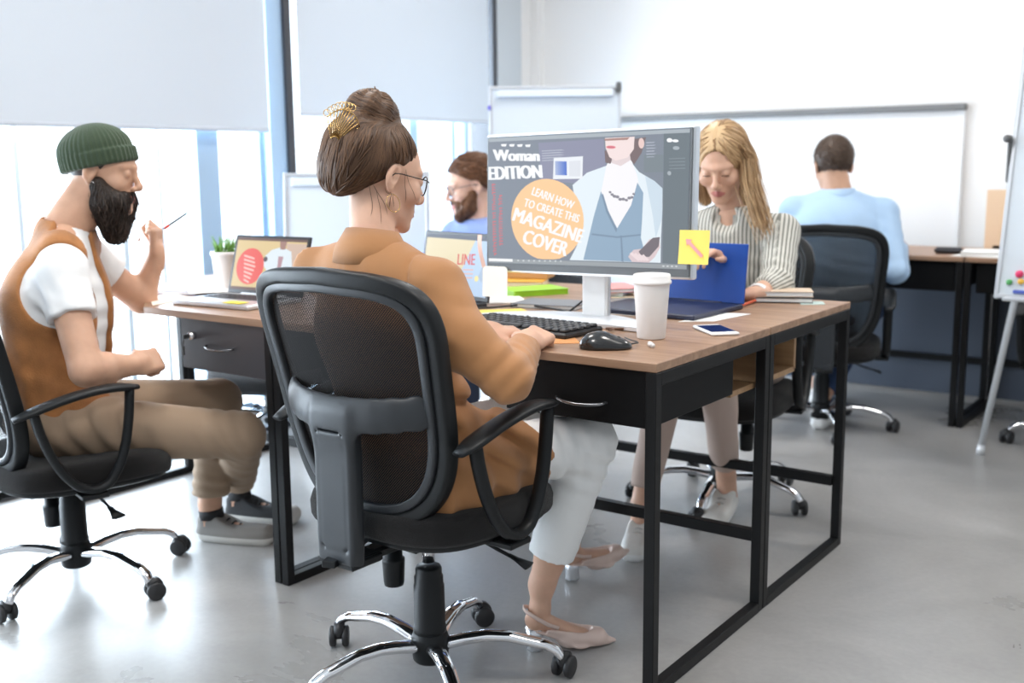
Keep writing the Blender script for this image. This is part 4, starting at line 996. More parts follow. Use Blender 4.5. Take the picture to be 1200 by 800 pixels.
    def kh(P):
        d = ell(P, pel - V3(0, 0, .0), (.17, .17, .085)); d = smin(d, cap(P, rh, rk, .094, .068), .03); d = smin(d, cap(P, lh, lk, .094, .068), .03)
        a = cap(P, rk, hr_, .066, .056); a = smax(a, plane(P, hr_, ra - rk), .003); b = cap(P, lk, hl, .066, .056); b = smax(b, plane(P, hl, la - lk), .003)
        return smin(d, smin(a, b, .004), .02) + folds(P, FK)
    lo, hi = bbox([pel, rh, lh, rk, lk, hr_, hl], .14); v, q = sdf_mesh(kh, lo, hi, .006); np_obj('trousers', [(v, q, 0)], [KH], R, O)
    GC = mat('grey_canvas', (.23, .215, .20), .9, bump=.3, bscale=600); BC = mat('black_canvas', (.02, .02, .022), .85); RS = mat('sneaker_rubber', (.62, .60, .56), .6)
    sneaker(S1, R, O, GC, RS, .268, BC); sneaker(S2, R, O, BC, RS, .268, BC, True)
    for S in (S1, S2): m_ = MB(); m_.tube([S.w(0, .05, .075), S.w(0, .047, .105)], [.038, .038], 16); off(m_, O).build('sock', BC, R)
    # pencil held in the raised hand
    p = empty('pencil', at(193, 267, 3.33), 0, 'dark pencil with a red end held up by the man in the green beanie', 'pencil'); o_ = at(193, 267, 3.33)
    b = MB(); b.tube([at(192, 268, 3.33), at(217, 251, 3.33)], .0035, 8); b.tube([at(217, 251, 3.33), at(221, 248, 3.33)], [.0035, .0008], 8); off(b, o_).build('shaft', mat('pencil_dark', (.03, .04, .05), .4), p)
    b = MB(); b.tube([at(193, 267.4, 3.33), at(198, 264, 3.33)], .0046, 10); off(b, o_).build('grip', mat('pencil_red', (.75, .06, .03), .4), p)
man_beanie()

# ---------------- shared upper-body builder for the three people further back
def sitter(label, O, H, nb, rsh, lsh, rel, lel, rwr, lwr, pel, cst, rk, lk, ra, la, lat, sk, shirt, pants, hair_fn, male, hands, shoes=None, cuff=.05, tw=1.0, phase=False, sn=None, vneck=False):
    R = person(label, O); lat = nrm(lat); wst = seg(pel, cst, .45)
    nl = ((nb - H.o) @ H.M.T) / H.s; fh = lambda P: head_sdf(H.loc(P), male, neckto=nl, nr=(.054, .062) if male else (.044, .050)) * H.s
    lo, hi = bbox([H.o, nb], .15); v, q = sdf_mesh(fh, lo, hi, .0034); parts = [(v, q, lips_idx(H, v, q))]
    for (w_, e_, fr, side, curl, th) in hands:
        f = lambda P: smin(hand_sdf(fr.loc(P), curl, side, thumb=th, spread=.04) * fr.s, cap(P, w_, seg(w_, e_, .5), .024, .034), .012)
        lo, hi = bbox([w_, seg(w_, e_, .5), fr.w(0, .17, 0)], .05); v, q = sdf_mesh(f, lo, hi, .0032); parts.append((v, q, 0))
    rh, lh = pel + lat * .09, pel - lat * .09
    def core(P):
        d = limb(P, pel, cst, (.13, .09), (.14, .085), lat); d = smin(d, limb(P, cst, nb, (.12, .08), (.055, .055), lat), .03)
        for a, b, x, y in ((rh, rk, .062, .048), (lh, lk, .062, .048), (rk, ra, .046, .032), (lk, la, .046, .032), (nb, rsh, .045, .045), (nb, lsh, .045, .045), (rsh, rel, .04, .036), (lsh, lel, .04, .036), (rel, rwr, .034, .024), (lel, lwr, .034, .024)): d = smin(d, cap(P, a, b, x, y), .01)
        for S in (shoes or ()): d = smin(d, cap(P, S.w(0, .045, .05), S.w(0, .045, .13), .034, .032), .01); d = smin(d, cap(P, S.w(0, .04, .045), S.w(0, .18, .03), .028, .022), .01)
        return d
    lo, hi = bbox([pel, nb, rsh, lsh, rk, lk, ra, la, rel, lel, rwr, lwr] + [S.o for S in (shoes or ())], .1); v, q = sdf_mesh(core, lo, hi, .009); parts.append((v, q, 0))
    np_obj('body', parts, [sk, LIP], R, O)
    cr = rwr + nrm(rel - rwr) * cuff; cl = lwr + nrm(lel - lwr) * cuff
    FS = [(rel, nrm(rsh - rwr), .004, .04, .07, 1), (lel, nrm(lsh - lwr), .004, .04, .07, 2), (wst, (.2, .2, 1), .005, .06, .14, 3), (rsh - V3(0, 0, .1), (.3, .3, 1), .004, .05, .09, 4), (lsh - V3(0, 0, .1), (.3, .3, 1), .004, .05, .09, 5), (cst, (.8, .2, .5), .003, .07, .14, 6)]
    def sh(P):
        d = limb(P, pel, wst, (.165 * tw, .13 * tw), (.155 * tw, .125 * tw), lat); d = smin(d, limb(P, wst, cst, (.155 * tw, .125 * tw), (.172 * tw, .118 * tw), lat), .04)
        d = smin(d, limb(P, cst, nb - V3(0, 0, .05), (.168 * tw, .11), (.11, .075), lat), .05); d = smin(d, cap(P, nb - V3(0, 0, .032), rsh, .056, .058 * tw), .035); d = smin(d, cap(P, nb - V3(0, 0, .032), lsh, .056, .058 * tw), .035)
        for a, b, c_, w_ in ((rsh, rel, cr, rwr), (lsh, lel, cl, lwr)):
            d = smin(d, cap(P, a, b, .061 * tw, .052), .018); k = cap(P, b, c_, .052, .040); k = smax(k, plane(P, c_, w_ - b), .003); d = smin(d, k, .012)
        d = smax(d, -cap(P, nb + V3(0, 0, .02), nb + V3(0, 0, .2), .058 if male else .050, .075), .005)
        if vneck: d = smax(d, -cap(P, nb + np.cross(V3(0, 0, 1), lat) * .09, nb + np.cross(V3(0, 0, 1), lat) * .17 - V3(0, 0, .13), .052, .008), .004)
        return d + folds(P, FS)
    lo, hi = bbox([pel, nb, rsh, lsh, rel, lel, cr, cl], .15); v, q = sdf_mesh(sh, lo, hi, .0065)
    at_ = None
    if phase:
        bones = [(pel, cst, 0), (cst, nb, 0), (rsh, rel, 1), (rel, cr, 1), (lsh, lel, 1), (lel, cl, 1)]; vv = v.astype(np.float32); best = np.full(len(v), 9.0); ph = np.zeros(len(v)); cumul = 0
        for a, b, k in bones:
            d = cap(vv, a, b, 0) - (.0 if k else .11); ax = nrm(b - a); sd = lat - ax * (lat @ ax); sd = nrm(sd); fw = np.cross(ax, sd); w = vv - np.array(a); x = w @ sd; y = w @ fw
            val = x if not k else np.arctan2(x, y) * .052; m_ = d < best; ph[m_] = val[m_]; best = np.minimum(best, d)
        at_ = {'phase': ph}
    S = np_obj('shirt', [(v, q, 0)], [shirt], R, O, attrs=at_)
    fw_ = np.cross(V3(0, 0, 1), lat); NB = Fr(nb + V3(0, 0, .0), fw_, nrm(H.o - nb) * .4 + V3(0, 0, 1)); rows = []; rr = (.062, .060) if male else (.054, .052)
    for k in range(33):
        t = k / 32; a = math.radians(70 - 320 * t); cx, sy = math.cos(a), math.sin(a); ft = max(0, sy)
        rows.append([NB.w(cx * rr[0] * .97, sy * rr[1] * .97, -.02 - .03 * ft), NB.w(cx * rr[0] * 1.0, sy * rr[1] * 1.0, .032 - .035 * ft), NB.w(cx * rr[0] * 1.08, sy * rr[1] * 1.08, .034 - .035 * ft), NB.w(cx * rr[0] * 1.35, sy * rr[1] * 1.35, -.005 - .065 * ft), NB.w(cx * rr[0] * 1.28, sy * rr[1] * 1.28, -.012 - .065 * ft)])
    c = MB(); c.quadgrid(np.array(rows)); off(c, O).build('collar', shirt if not phase else MATS['collar_cloth'], S)
    hr_, hl = seg(ra, rk, .12), seg(la, lk, .12)
    def pt(P):
        d = ell(P, pel, (.16, .15, .09)); d = smin(d, cap(P, rh, rk, .086, .062), .03); d = smin(d, cap(P, lh, lk, .086, .062), .03)
        a = cap(P, rk, hr_, .060, .045); a = smax(a, plane(P, hr_, ra - rk), .003); b = cap(P, lk, hl, .060, .045); b = smax(b, plane(P, hl, la - lk), .003)
        return smin(d, smin(a, b, .004), .02) + .003 * waves(P, 40, 8)
    lo, hi = bbox([pel, rk, lk, hr_, hl], .15); v, q = sdf_mesh(pt, lo, hi, .008); np_obj('trousers', [(v, q, 0)], [pants], R, O)
    for S in (shoes or ()): sneaker(S, R, O, sn[0], sn[1], .25, sn[2])
    hair_fn(R, O, H, fh); return R
def short_hair(m_, thick=.012, line=.75, z0=-.012, n=900, ln=5):
    def go(R, O, H, fh):
        f = lambda P: scalp(H.loc(P), thick, line, z0) * H.s; lo, hi = bbox([H.o], .17); v, q = sdf_mesh(f, lo, hi, .004)
        sv, sf = strands(f, pick(v, n, 7), lambda P, t: (np.tile(V3(.1, -.5, -.5)[None], (len(P), 1)) + H.loc(P) * 4) @ H.M.astype(np.float32), n=ln, step=.006, r=.0014, lift=.002, cling=.6, jitter=.35)
        np_obj('hair', [(v, q, 0), (sv, sf, 0)], [m_], R, O)
    return go

# ---------------- bearded man with glasses behind the laptop
def man_glasses():
    pit = math.radians(12); h = nrm((-.62, -.78, 0)); ear = at(559, 218, 4.42); H = Fr((0, 0, 0), (h[0] * math.cos(pit), h[1] * math.cos(pit), -math.sin(pit)), sc=1.0); H.o = ear - H.W([(-.0735, -.010, -.004)])[0]
    lat = nrm((-.80, .55, 0)); fwd = nrm((-.25, -.97, 0)); lat = nrm((-.97, .25, 0))
    nb = at(564, 261, 4.52); pel = np.array((-1.74, 1.98, .46)); cst = seg(pel, nb, .72); rsh = nb + lat * .175 + V3(0, 0, -.055); lsh = nb - lat * .175 + V3(0, 0, -.055)
    rel = rsh + fwd * .20 + lat * .04 + V3(0, 0, -.19); lel = lsh + fwd * .20 - lat * .03 + V3(0, 0, -.19); rwr = np.array((-1.88, 1.08, .785)); lwr = np.array((-1.66, 1.06, .785))
    rk = pel + lat * .10 + fwd * .42 + V3(0, 0, .02); lk = pel - lat * .10 + fwd * .42 + V3(0, 0, .02); ra = rk + V3(0, .05, -.36); la = lk + V3(0, .05, -.36)
    S = [Fr((ra[0], ra[1], 0) - fwd * .05, fwd), Fr((la[0], la[1], 0) - fwd * .05, fwd)]
    HR = Fr(rwr, (.2, -1, -.1), (0, 0, 1)); HL = Fr(lwr, (-.1, -1, -.1), (0, 0, 1))
    def hr(R, O, H, fh):
        short_hair(AUB, .013, .72, .020, 1500, 7)(R, O, H, fh)
        bf = lambda P: beard_sdf(H.loc(P), .006, .006) * H.s; lo, hi = bbox([H.o], .2); v, q = sdf_mesh(bf, lo, hi, .004)
        sv, sf = strands(bf, pick(v, 700, 5), lambda P, t: (V3(0, .3, -1)[None] + H.loc(P) * V3(2, 1, 0)) @ H.M.astype(np.float32), n=5, step=.005, r=.0010, lift=.002, cling=.6, jitter=.2)
        np_obj('beard', [(v, q, 0), (sv, sf, 0)], [AUB], R, O); brows(H, AUB, R, O); eyes(R, H, O); glasses(R, H, O, mat('dark_blue_acetate', (.02, .035, .06), .3))
    BS = mat('blue_shirt_cloth', (.24, .32, .60), .8, bump=.2, bscale=600)
    sitter('bearded man with glasses and a blue shirt seated behind the dark laptop', np.array((-1.74, 1.96, 0)), H, nb, rsh, lsh, rel, lel, rwr, lwr, pel, cst, rk, lk, ra, la, lat, SKIN_P, BS, mat('dark_jeans', (.02, .03, .06), .85), hr, True,
           [(rwr, rel, HR, -1, RELAX, None), (lwr, lel, HL, 1, RELAX, None)], S, sn=(mat('brown_leather', (.12, .06, .03), .5), RUB, RUB))
man_glasses()

# ---------------- blond woman in a striped shirt
def blond():
    pit = math.radians(27); h = nrm((.20, -.98, 0)); H = Fr(at(846, 190, 3.42), (h[0] * math.cos(pit), h[1] * math.cos(pit), -math.sin(pit)), sc=.96)
    lat = nrm((-.99, -.10, 0)); nb = at(858, 252, 3.50); pel = np.array((-.46, 1.45, .50)); cst = seg(pel, nb, .68)
    rsh = nb + lat * .165 + V3(0, 0, -.050); lsh = nb - lat * .165 + V3(0, 0, -.050)
    lel = at(910, 332, 3.32); lwr = at(886, 345, 3.22); rel = at(808, 330, 3.40); rwr = at(846, 300, 3.14)
    rk = np.array((-.50, 1.02, .53)); lk = np.array((-.35, 1.04, .53)); S1 = Fr(np.array((-.53, .91, 0)), (.36, -.93, 0), sc=.92); S2 = Fr(at(858, 560, 3.62) * np.array((1, 1, 0)) + V3(0, 0, .03), (.12, -.98, -.18), (0, -.1, 1), sc=.92)
    ra = S1.w(0, .045, .13); la = S2.w(0, .045, .13)
    HL = Fr(lwr, (-.75, -.50, -.05), (-.1, .1, 1), .86); HR = Fr(rwr, (-.15, -.6, .15), (0, .3, 1), .82)
    m = mat('striped_shirt', (.6, .6, .55), .8); nt = m.node_tree; b = nt.nodes['Principled BSDF']
    a = node(nt, 'ShaderNodeAttribute', attribute_name='phase'); mu = node(nt, 'ShaderNodeMath', operation='MULTIPLY'); mu.inputs[1].default_value = 2 * PI / .0125; nt.links.new(a.outputs['Fac'], mu.inputs[0])
    sn_ = node(nt, 'ShaderNodeMath', operation='SINE'); nt.links.new(mu.outputs[0], sn_.inputs[0]); r = node(nt, 'ShaderNodeValToRGB'); r.color_ramp.elements[0].position = .42; r.color_ramp.elements[1].position = .58
    r.color_ramp.elements[0].color = (.66, .64, .58, 1); r.color_ramp.elements[1].color = (.20, .20, .17, 1); mr = node(nt, 'ShaderNodeMapRange'); mr.inputs[1].default_value = -1; mr.inputs[2].default_value = 1.6
    nt.links.new(sn_.outputs[0], mr.inputs[0]); nt.links.new(mr.outputs[0], r.inputs[0]); nt.links.new(r.outputs[0], b.inputs['Base Color']); mat('collar_cloth', (.45, .44, .40), .8)
    def hr(R, O, H, fh):
        f = lambda P: smin(smax(scalp(H.loc(P), .012, .60, -.03, False), -ell(H.loc(P), (0, .098, -.012), (.060, .075, .094)), .006) + .003 * np.exp(-(H.loc(P)[:, 0] / .003) ** 2), smin(cap(H.loc(P), (.070, -.030, .01), (.075, -.03, -.16), .020, .018), cap(H.loc(P), (-.070, -.030, .01), (-.078, -.03, -.14), .020, .018), .0), .02) * H.s
        g = lambda P: smin(f(P), cap(P, H.w(-.05, -.05, -.02), nb + V3(0, .06, -.05), .05, .05), .03)
        lo, hi = bbox([H.o, nb], .20); v, q = sdf_mesh(g, lo, hi, .0045)
        # long lock falling over her left shoulder
        L0 = H.w(-.080, .0, .02); pts = [H.w(-.06, .03, .075), H.w(-.088, .012, .02), at(879, 215, 3.36), at(887, 240, 3.34), at(896, 268, 3.33)]
        vv = []; nn = 0; rng = np.random.RandomState(2); parts = [(v, q, 0)]
        P_ = np.array(pts)
        def curve(t): t = t * (len(P_) - 1); i = min(int(t), len(P_) - 2); u = t - i; u = u * u * (3 - 2 * u) * .5 + u * .5; return P_[i] * (1 - u) + P_[i + 1] * u
        mb = MB()
        for k in range(230):
            o = rng.normal(size=3) * np.array((.012, .009, .008)); e = rng.normal(size=3) * np.array((.014, .010, .02)); n_ = 12
            mb.tube([curve(t) + o * (.6 + .5 * math.sin(t * 3)) + e * t for t in np.linspace(0.02 + .2 * rng.rand(), .85 + .15 * rng.rand(), n_)], [.0018 * (1 - .6 * t) for t in np.linspace(0, 1, n_)], 4)
        P_ = np.array([H.w(.055, .035, .075), H.w(.084, .012, .01), H.w(.082, .01, -.06), H.w(.080, .0, -.14)])
        for k in range(160):
            o = rng.normal(size=3) * np.array((.010, .008, .008)); e = rng.normal(size=3) * np.array((.012, .010, .02)); n_ = 10
            mb.tube([curve(t) + o + e * t for t in np.linspace(0.02, .95, n_)], [.0018 * (1 - .6 * t) for t in np.linspace(0, 1, n_)], 4)
        av, af = np.array(mb.v), [fc for fc in mb.f if len(fc) == 4]; parts.append((av, np.array(af), 0))
        sv, sf = strands(g, pick(v, 1100, 9), lambda P, t: (V3(0, -.45, -1)[None] * 1.0 + H.loc(P) * V3(8, 0, 0)) @ H.M.astype(np.float32), n=10, step=.008, r=.0017, lift=.001, jitter=.10)
        parts.append((sv, sf, 0)); np_obj('hair', parts, [BLOND], R, O); brows(H, AUB, R, O)
        e = MB()
        for s in (-1, 1): e.tube([H.w(s * (.0305 + x), .0895 - 8 * x * x, -.0045) for x in np.linspace(-.012, .012, 7)], .0011, 6)
        off(e, O).build('lashes', BROWN, R)
    W2 = mat('white_leather', (.74, .72, .68), .5)
    R = sitter('blond woman in a striped shirt looking down at the blue laptop', np.array((-.46, 1.42, 0)), H, nb, rsh, lsh, rel, lel, rwr, lwr, pel, cst, rk, lk, ra, la, lat, SKIN_F, m, mat('beige_trousers', (.52, .40, .34), .85, bump=.2, bscale=500), hr, False,
               [(lwr, lel, HL, 1, RELAX, None), (rwr, rel, HR, -1, [(.5, .6, .4)] * 4, None)], [S1, S2], sn=(W2, WHITE, mat('lace_grey', (.55, .53, .50), .6)), tw=.92, phase=True, vneck=True)
    b = MB(); c = seg(lwr, lel, .10); ax = nrm(lel - lwr); s1 = nrm(np.cross(ax, (0, 0, 1))); s2 = np.cross(ax, s1)
    b.tube([c + s1 * .031 * math.cos(t) + s2 * .028 * math.sin(t) for t in np.linspace(0, 2 * PI, 20, endpoint=False)], .010, 10, flat=(.35, 1), closed=True); off(b, (-.46, 1.42, 0)).build('wristband', WHITE, R)
blond()

# ---------------- man in the light blue shirt, back turned
def man_back():
    h = nrm((-.55, .83, 0)); pit = math.radians(16); H = Fr(at(976, 194, 4.72), (h[0] * math.cos(pit), h[1] * math.cos(pit), -math.sin(pit)), sc=1.0)
    lat = nrm((.88, .35, 0)); fwd = nrm((-.35, .90, 0)); nb = at(983, 230, 4.70); pel = np.array((-.56, 2.58, .50)); cst = seg(pel, nb, .70)
    rsh = nb + lat * .185 + V3(0, 0, -.075); lsh = nb - lat * .185 + V3(0, 0, -.065); rel = at(1050, 318, 4.55); rwr = np.array((-.40, 3.04, .785)); lel = at(935, 330, 4.75); lwr = np.array((-.66, 3.05, .785))
    rk = np.array((-.50, 2.98, .50)); lk = np.array((-.70, 2.98, .50)); ra = at(962, 478, 4.75); la = np.array((-.75, 3.05, .10)); S = [Fr((ra[0], ra[1] - .04, 0), (-.1, 1, 0), sc=.98), Fr((la[0], la[1] - .04, 0), (-.1, 1, 0), sc=.98)]
    ra = S[0].w(0, .045, .12)
    HR = Fr(rwr, (-.4, .9, -.1), (0, 0, 1)); HL = Fr(lwr, (.2, .95, -.1), (0, 0, 1))
    LB = mat('light_blue_shirt', (.38, .53, .72), .8, bump=.2, bscale=500)
    sitter('man in a light blue shirt seen from behind at the back wall desk', np.array((-.56, 2.60, 0)), H, nb, rsh, lsh, rel, lel, rwr, lwr, pel, cst, rk, lk, ra, la, lat, SKIN_M, LB, mat('blue_jeans', (.03, .06, .14), .85), short_hair(SHORT, .008, .62, -.045, 900, 4), True,
           [(rwr, rel, HR, -1, RELAX, None), (lwr, lel, HL, 1, RELAX, None)], S, sn=(WC, WHITE, WHITE), tw=1.10)
man_back()
# ============================================================ THINGS ON AND AROUND THE DESKS
def sr(r, g, b):
    f = lambda c: (c / 255 / 12.92) if c / 255 <= .04045 else ((c / 255 + .055) / 1.055) ** 2.4
    return (f(r), f(g), f(b))
def scr(name, r, g, b, e=.80): 
    n = 'screen_' + name
    if n in MATS: return MATS[n]
    r, g, b = [x + (255 - x) * .18 for x in (r, g, b)]; c = sr(r, g, b); m_ = mat(n, tuple(.06 * x for x in c), .3, spec=.15, emit=e); m_.node_tree.nodes['Principled BSDF'].inputs['Emission Color'].default_value = (*c, 1); return m_  # screen haze is mixed in here: every picture colour is lightened toward white
def homog(src):
    A = []; dst = [(0, 1), (1, 1), (1, 0), (0, 0)]
    for (x, y), (u, v) in zip(src, dst): A.append([x, y, 1, 0, 0, 0, -u * x, -u * y, u]); A.append([0, 0, 0, x, y, 1, -v * x, -v * y, v])
    A = np.array(A, float); h = np.linalg.solve(A[:, :8], A[:, 8]); Hm = np.append(h, 1).reshape(3, 3)
    return lambda x, y: (lambda q: (q[0] / q[2], q[1] / q[2]))(Hm @ np.array((x, y, 1.0)))
class Screen:
    """flat picture elements laid on a display surface; layer by layer, a few tenths of a millimetre apart"""
    def __init__(s, src, w, h, place): s.h = homog(src); s.w = w; s.ht = h; s.place = place; s.mb = MB(); s.mats = []; s.layer = 0
    def m(s, mt):
        if mt not in s.mats: s.mats.append(mt)
        s.mb.cur = s.mats.index(mt)
    def pt(s, x, y, k): u, v = s.h(x, y); u = min(1, max(0, u)); v = min(1, max(0, v)); return s.place((u - .5) * s.w, (v - .5) * s.ht, .0003 + .00015 * k)
    def poly(s, pts, mt, k):
        s.m(mt); s.mb.add([s.pt(x, y, k) for x, y in pts], [tuple(range(len(pts)))])
    def ell(s, cx, cy, rx, ry, mt, k, clip=None, n=40):
        P = [(cx + rx * math.cos(a), cy + ry * math.sin(a)) for a in np.linspace(0, 2 * PI, n, endpoint=False)]
        if clip: P = [(x, min(max(y, clip[0]), clip[1])) for x, y in P]
        s.poly(P, mt, k)
    def text(s, t, bl, br, hgt, mt, k, bold=1.0):
        vs, fs = text_mesh(t, 1.0); x0, x1 = vs[:, 0].min(), vs[:, 0].max(); y1 = vs[:, 1].max(); s.m(mt)
        d = np.array(br, float) - np.array(bl, float); n = np.array((d[1], -d[0])); n = n / np.linalg.norm(n) * hgt
        for i, sh in enumerate((0, -bold, bold)): s.mb.add([s.pt(*(np.array(bl) + (sh, 0) + d * (x - x0) / (x1 - x0) + n * y / y1), k + .5 * i) for x, y, z in vs], fs)
    def build(s, name, o, parent): return off(s.mb, o).build(name, s.mats, parent, recalc=False)

# ---- large monitor
MC = np.array((-.447, .425, 1.060)); mr_ = math.radians(.9); Mx = np.array((math.cos(mr_), .0, math.sin(mr_))); Mz = nrm(np.array((-math.sin(mr_), .05, math.cos(mr_)))); My = np.cross(Mz, Mx)   # My points back
def mplace(x, z, f=0): return MC + Mx * x + Mz * z - My * f
MO = (-.455, .50, .75); mon = empty('monitor', MO, 0, 'large silver framed monitor showing the magazine cover', 'monitor')
RM = np.array([Mx, My, Mz]).T
f = MB(); f.box(MC + My * .016, (.628, .028, .372), R=RM, b=.004); off(f, MO).build('casing', ALU, mon)
f = MB(); f.box(MC - My * .0005, (.616, .005, .360), R=RM, b=.001); off(f, MO).build('bezel', mat('dark_grey_bezel', (.14, .155, .165), .35), mon)
f = MB(); f.box(MC - My * .001 + Mz * .008, (.606, .0055, .338), R=RM); scrn = off(f, MO).build('screen', mat('screen_base', (.13, .15, .18), .3, emit=.35), mon)
S = Screen([(116, 158), (952, 100), (926, 690), (104, 672)], .604, .336, lambda x, z, f_: mplace(x, z + .008, .0042 + f_))
w_, gy = scr('white', 238, 240, 243), scr('slate', 105, 114, 128)
S.poly([(116, 158), (952, 100), (926, 690), (104, 672)], scr('grey', 108, 118, 128), 0)
S.poly([(116, 170), (842, 122), (835, 665), (110, 655)], gy, 1)
S.poly([(320, 172), (590, 150), (600, 300), (520, 340), (330, 330)], scr('mauve', 118, 120, 145), 2)
S.poly([(116, 158), (952, 100), (951, 116), (116, 173)], scr('menu', 150, 160, 168), 3)
S.poly([(842, 122), (951, 116), (927, 672), (826, 665)], scr('panel', 84, 96, 104), 3)
S.poly([(104, 656), (926, 672), (926, 690), (104, 672)], scr('dock', 135, 142, 146), 3)
# model
bl_, dr_, dk = scr('blazer', 216, 228, 236), scr('dress', 122, 150, 176), scr('dress_dark', 98, 122, 146)
S.poly([(458, 345), (520, 292), (600, 262), (700, 240), (735, 285), (800, 322), (832, 352), (830, 440), (822, 560), (818, 664), (440, 658), (470, 600), (498, 520), (480, 430), (464, 390)], bl_, 4)
S.poly([(760, 300), (800, 322), (832, 352), (828, 480), (800, 560), (790, 470)], scr('blazer_shade', 190, 208, 222), 5)
S.poly([(600, 262), (614, 232), (702, 230), (728, 300), (735, 350), (700, 430), (640, 522), (600, 445), (576, 372)], scr('chest', 236, 234, 238), 5)
S.poly([(576, 368), (600, 445), (640, 522), (700, 425), (728, 330), (752, 372), (745, 480), (738, 560), (764, 663), (497, 656), (522, 560), (545, 470)], dr_, 6)
S.poly([(653, 552), (659, 552), (664, 661), (656, 661)], dk, 7); S.poly([(535, 545), (640, 556), (738, 545), (738, 551), (640, 563), (533, 552)], dk, 7)
S.poly([(584, 378), (604, 448), (640, 524), (636, 540), (596, 455), (578, 385)], dk, 7)
S.poly([(616, 205), (700, 195), (703, 235), (660, 262), (622, 250)], scr('neck', 214, 196, 198), 6)
S.poly([(594, 200), (612, 190), (624, 236), (618, 254), (596, 248)], scr('hair', 96, 78, 80), 7); S.poly([(700, 150), (768, 139), (748, 205), (716, 254), (702, 236), (696, 190)], scr('hair', 96, 78, 80), 7)
S.poly([(597, 146), (720, 138), (716, 190), (690, 226), (640, 240), (614, 226), (599, 188)], scr('face', 232, 210, 208), 8)
S.poly([(592, 150), (700, 141), (690, 152), (598, 158)], scr('fringe', 150, 108, 100), 9); S.ell(748, 165, 12, 22, scr('ear', 222, 188, 182), 9, (140, 190))
S.ell(621, 184, 20, 6.5, scr('lips', 214, 104, 116), 10); S.ell(621, 184, 15, 1.4, scr('lips_dark', 160, 70, 84), 11)
for x, y, r in [(614, 372, 6), (622, 382, 7), (632, 389, 8), (644, 391, 8), (655, 401, 8), (668, 400, 8), (681, 404, 7), (693, 395, 8), (704, 392, 7), (712, 378, 6)]: S.ell(x, y, r, r * .8, scr('necklace', 112, 110, 122), 8, n=12)
S.poly([(684, 640), (706, 612), (742, 606), (774, 566), (816, 556), (818, 600), (795, 640), (770, 664), (700, 662)], scr('hand', 206, 184, 188), 8)
S.poly([(728, 618), (788, 560), (818, 556), (812, 596), (772, 640), (740, 640)], scr('phone', 92, 84, 92), 9)
for k in range(4): S.poly([(690 + k * 16, 628 + k * 3), (700 + k * 16, 620 + k * 3), (735 + k * 12, 652), (726 + k * 12, 658)], scr('finger', 226, 206, 208), 10)
# circle and lettering
S.ell(352, 491, 150, 170, scr('peach', 244, 188, 130), 6, (316, 656))
S.text('LEARN HOW', (288, 388), (456, 446), 34, w_, 7, 1.2); S.text('TO CREATE THIS', (254, 436), (478, 502), 34, w_, 7, 1.2); S.text('MAGAZINE', (208, 496), (488, 586), 56, w_, 7, 3); S.text('COVER', (246, 588), (424, 642), 58, w_, 7, 3)
S.text('Woman', (136, 250), (322, 248), 46, w_, 7, 4); S.text('EDITION', (116, 330), (332, 317), 54, w_, 7, 4.6)
for k in range(4): S.poly([(166 + k * 33, 181), (190 + k * 33, 179), (186 + k * 33, 190), (170 + k * 33, 190)], w_, 7)
rd = scr('red_type', 198, 84, 92); rng = np.random.RandomState(8)
for (x0, x1, ya, yb) in ((126, 140, 346, 640), (152, 167, 392, 602)):
    y = ya
    while y < yb:
        h_ = 5 + 6 * rng.rand(); a, b = x0 + 5 * rng.rand() * (rng.rand() < .5), x1
        S.poly([(a, y), (b, y), (b, y + h_ * .45), (a + 4, y + h_ * .45), (a + 4, y + h_), (a, y + h_)], rd, 7); y += h_ + 3 + (7 if rng.rand() < .14 else 0)
for k in range(5): S.poly([(334, 204 + k * 10), (334 + 100 * (.7 + .3 * rng.rand()), 198 + k * 10), (334 + 95, 201 + k * 10), (334, 208 + k * 10)], scr('small_type', 160, 166, 182), 7)
S.poly([(383, 234), (504, 224), (500, 318), (378, 322)], scr('window', 224, 228, 234), 8)
for k in range(8): S.poly([(388 + k * 6, 247), (394 + k * 6, 246.5), (394 + k * 6, 305), (388 + k * 6, 305)], scr('blue%d' % k, 150 - 14 * k, 165 - 11 * k, 205 - 3 * k), 9)
S.poly([(446, 246), (494, 242), (492, 308), (446, 308)], scr('window_body', 208, 212, 220), 9)
for k in range(6): S.poly([(768, 160 + k * 12), (800 + 12 * rng.rand(), 158 + k * 12), (800, 162 + k * 12), (768, 164 + k * 12)], scr('small_type', 160, 166, 182), 7)
S.poly([(758, 214), (838, 210), (836, 284), (756, 286)], scr('swatch', 100, 112, 120), 7)
S.ell(866, 150, 12, 9, w_, 7, (130, 158)); S.ell(890, 152, 14, 6, w_, 7, (130, 158)); S.ell(893, 182, 14, 8, scr('panel_light', 150, 160, 168), 7); S.ell(862, 288, 8, 9, scr('panel_light', 150, 160, 168), 7)
for k in range(4): S.poly([(862, 226 + k * 14), (930, 222 + k * 14), (930, 226 + k * 14), (862, 229 + k * 14)], scr('panel_mid', 108, 120, 128), 7)
S.poly([(108, 655), (205, 657), (205, 668), (108, 667)], w_, 8)
for k in range(9): S.ell(228 + k * 22, 663, 4, 3, scr('dock_icon', 200, 205, 210), 8, n=10)
for k in range(4): S.ell(830 + k * 18, 678, 5, 3, scr('dock_icon', 200, 205, 210), 8, n=10)
S.build('picture', MO, scrn)
